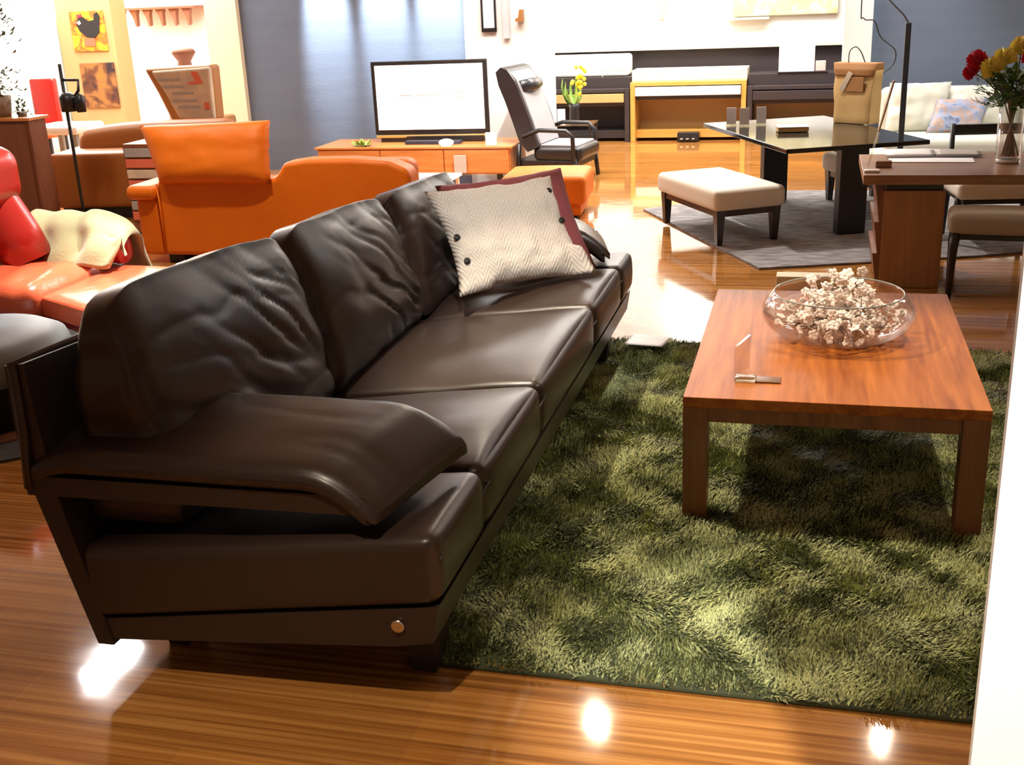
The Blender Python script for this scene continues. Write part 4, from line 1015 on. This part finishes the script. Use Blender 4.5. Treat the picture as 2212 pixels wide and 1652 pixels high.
# burlap lounge chair
T = thing('burlap_chair', 'tan hide armchair back covered in printed burlap, behind the orange sofa', 'chair', (-4.45, 8.0, 0), math.radians(0))
bev(MB().prism([(-4.943, .985), (-4.365, 1.0), (-4.375, .59), (-4.76, .585), (-4.85, .80)], 'y', 7.99, 8.13).build('hide_shell', 'tan_hide', T, False), .03)
bev(MB().prism([(-4.86, .965), (-4.365, .985), (-4.375, .60), (-4.67, .61), (-4.76, .80)], 'y', 7.95, 8.0).build('burlap_cover', 'burlap', T, False), .02)
MB().prism([(-4.52, .955), (-4.47, .955), (-4.43, .87), (-4.55, .865), (-4.55, .88), (-4.49, .885)], 'y', 7.944, 7.952).build('red_print', 'redprint', T, False)
MB().prism([(-4.44, .73), (-4.40, .73), (-4.40, .68), (-4.44, .68)], 'y', 7.944, 7.952).build('red_print', 'redprint', T, False)
for zz, x0, x1 in ((.90, -4.80, -4.62), (.85, -4.78, -4.60), (.80, -4.70, -4.52), (.745, -4.70, -4.50), (.70, -4.66, -4.48)):
    MB().rbox(((x0 + x1) / 2, 7.949, zz), (x1 - x0, .004, .018), .001).build('faded_print', 'ash', T, False)
box(-4.76, -4.42, 8.0, 8.4, .06, .60, .03, seg=3).build('seat', 'tan_hide', T)
for x in (-4.72, -4.47):
    for y in (8.04, 8.36): box(x - .02, x + .02, y - .02, y + .02, .001, .062).build('foot', 'black', T)
T = MB().lathe([(0, 0), (.05, 0), (.05, .03), (.045, .06), (.075, .11), (.085, .13), (.07, .155), (.04, .165), (0, .165)], (-5.02, 8.75, .93), 20, sx=1.2)
one(T, 'clay_jug', 'terra', 'brown clay jug standing above the burlap chair', 'jug', (-5.02, 8.75, .93))
T = thing('display_plinth', 'tall white plinth carrying the brown clay jug', 'plinth', (-5.02, 8.75, 0))
box(-5.15, -4.85, 8.62, 8.9, .001, .928).build('column', 'white', T, False)
# arch shelf
T = thing('arched_shelf', 'brown arched trim below a shelf in the far left room', 'shelf', (-6.9, 11.8, 1.2))
poly = [(-7.5, 1.40)]
for k in range(6):
    xa = -7.5 + k * .155 + .02; xb = xa + .155
    poly += [(xa, 1.40)] if k == 0 else []
m_ = MB()
for k in range(6):
    xa = -7.42 + k * .16
    m_.prism([(xa - .05, 1.385), (xa + .05, 1.385), (xa + .035, 1.34), (xa + .03, 1.22), (xa + .012, 1.21), (xa - .005, 1.30)], 'y', 11.7, 11.76)
m_.build('bracket_row', 'terra', T, False)
box(-7.5, -6.5, 11.66, 12.0, 1.385, 1.41).build('shelf_board', 'terra', T, False)
# poster column
struct('trim_6', plainbox(-7.75, -7.10, 11.02, 11.3, 0, 2.6), 'tanpaint')
T = thing('bird_poster', 'yellow poster of a dark bird on the cream column', 'poster', (-7.4, 11.0, 1.0))
box(-7.58, -7.18, 11.0, 11.012, 1.0, 1.40, .001).build('sheet', 'poster1', T, False)
MB().prism([(-7.50, 1.26), (-7.47, 1.20), (-7.40, 1.14), (-7.31, 1.13), (-7.25, 1.18), (-7.235, 1.26), (-7.22, 1.34), (-7.24, 1.385), (-7.28, 1.37), (-7.29, 1.31), (-7.36, 1.30), (-7.42, 1.345), (-7.47, 1.34), (-7.49, 1.31)], 'y', 10.99, 11.0).build('bird_figure', 'black', T, False)
MB().prism([(-7.50, 1.30), (-7.54, 1.285), (-7.495, 1.275)], 'y', 10.988, 10.998).build('beak', 'redprint', T, False)
MB().prism([(-7.49, 1.29), (-7.46, 1.31), (-7.445, 1.28), (-7.47, 1.265)], 'y', 10.984, 10.991).build('cheek', 'paper', T, False)
MB().prism([(-7.475, 1.335), (-7.485, 1.375), (-7.455, 1.36), (-7.44, 1.38), (-7.425, 1.345)], 'y', 10.988, 10.998).build('comb', 'crimson', T, False)
box(-7.44, -7.31, 10.99, 10.998, 1.05, 1.13, .001).build('red_block', 'redprint', T, False)
T = thing('brown_poster', 'brown and orange poster low on the cream column', 'poster', (-7.38, 11.0, .45))
box(-7.55, -7.14, 11.0, 11.012, .42, .88, .001).build('sheet', 'poster2', T, False)
struct('trim_7', plainbox(-7.95, -7.78, 10.9, 11.1, 0, 1.36), 'paleblue')
T = thing('red_club_chair', 'small bright red chair far off behind the wooden cabinet', 'chair', (-6.9, 9.6, 0))
box(-7.17, -6.90, 9.6, 9.68, .28, .83, .03, seg=3, n=2).build('backrest', 'red', T)
box(-7.19, -6.84, 9.35, 9.68, .30, .42, .03, seg=3, n=2).build('seat', 'salmon', T)
for (x, y) in ((-7.14, 9.4), (-6.89, 9.4), (-7.14, 9.64), (-6.89, 9.64)): box(x - .015, x + .015, y - .015, y + .015, .001, .31).build('leg', 'black', T)
T = thing('white_stool', 'small white-topped stool beside the tan sofa', 'stool', (-6.0, 8.4, 0))
box(-6.2, -5.75, 8.2, 8.6, .47, .54, .02, seg=2).build('seat', 'paper', T)
for (x, y) in ((-6.15, 8.25), (-5.8, 8.25), (-6.15, 8.55), (-5.8, 8.55)): box(x - .02, x + .02, y - .02, y + .02, .001, .47).build('leg', 'ash', T)
# magazine rack between the tan sofa and the orange sofa
T = thing('magazine_rack', 'slim wooden rack of red and beige magazines beside the orange sofa', 'rack', (-4.18, 6.75, 0))
box(-4.31, -4.05, 6.6, 6.9, .03, .60).build('frame', 'red_wood', T, False)
for k, m in enumerate(('redprint', 'ash', 'burlap', 'redprint', 'burlap', 'redprint', 'ash')):
    box(-4.295, -4.065, 6.585, 6.60, .11 + k * .068, .165 + k * .068).build('cover', m, T, False)
box(-4.30, -4.06, 6.62, 6.88, .001, .032).build('base', 'black', T, False)
# potted plant on the cabinet
T = thing('potted_tree', 'tall leafy plant in a clay pot on the wooden cabinet', 'plant', (-5.52, 7.05, .75))
MB().lathe([(0, 0), (.055, 0), (.07, .10), (.075, .14), (.06, .14), (.055, .12), (0, .12)], (-5.44, 6.96, .7505), 24).build('pot', mat('grey_brown_pot', (.3, .22, .16), .8), T)
MB().tube([(-5.44, 6.96, .86), (-5.43, 6.96, 1.0), (-5.41, 6.96, 1.2), (-5.42, 6.96, 1.45), (-5.42, 6.96, 1.6)], .009, 8).build('trunk', 'twig', T)
m_ = MB(); rnd = random.Random(12)
for k in range(260):
    z = rnd.choice((.95, 1.05, 1.22, 1.30, 1.42, 1.5, 1.58)) + rnd.gauss(0, .03); a = rnd.uniform(0, 2 * PI); r = rnd.uniform(.03, .19)
    p = Vector((-5.44 + r * math.cos(a) * .9, 6.96 + r * math.sin(a) * .6, z)); m_.leaf(p, p + Vector((math.cos(a) * .07, math.sin(a) * .04, rnd.uniform(-.03, .04))), .017)
m_.build('leaves', 'sagegreen', T)
T = thing('trailing_plant', 'small dusty green plant spreading beside the clay pot', 'plant', (-5.30, 6.95, .75))
m_ = MB()
for k in range(70):
    a = rnd.uniform(0, 2 * PI); r = rnd.uniform(.0, .09); p = Vector((-5.30 + r * math.cos(a), 6.98 + r * math.sin(a) * .5, .76 + rnd.uniform(0, .16) * (1 - r / .12))); m_.leaf(p, p + Vector((math.cos(a) * .04, math.sin(a) * .03, rnd.uniform(-.01, .03))), .009)
m_.build('leaves', 'sagegreen', T)
MB().lathe([(0, 0), (.03, 0), (.035, .03), (0, .03)], (-5.30, 6.98, .7505), 16).build('pot', 'ash', T)
bpy.context.view_layer.update()
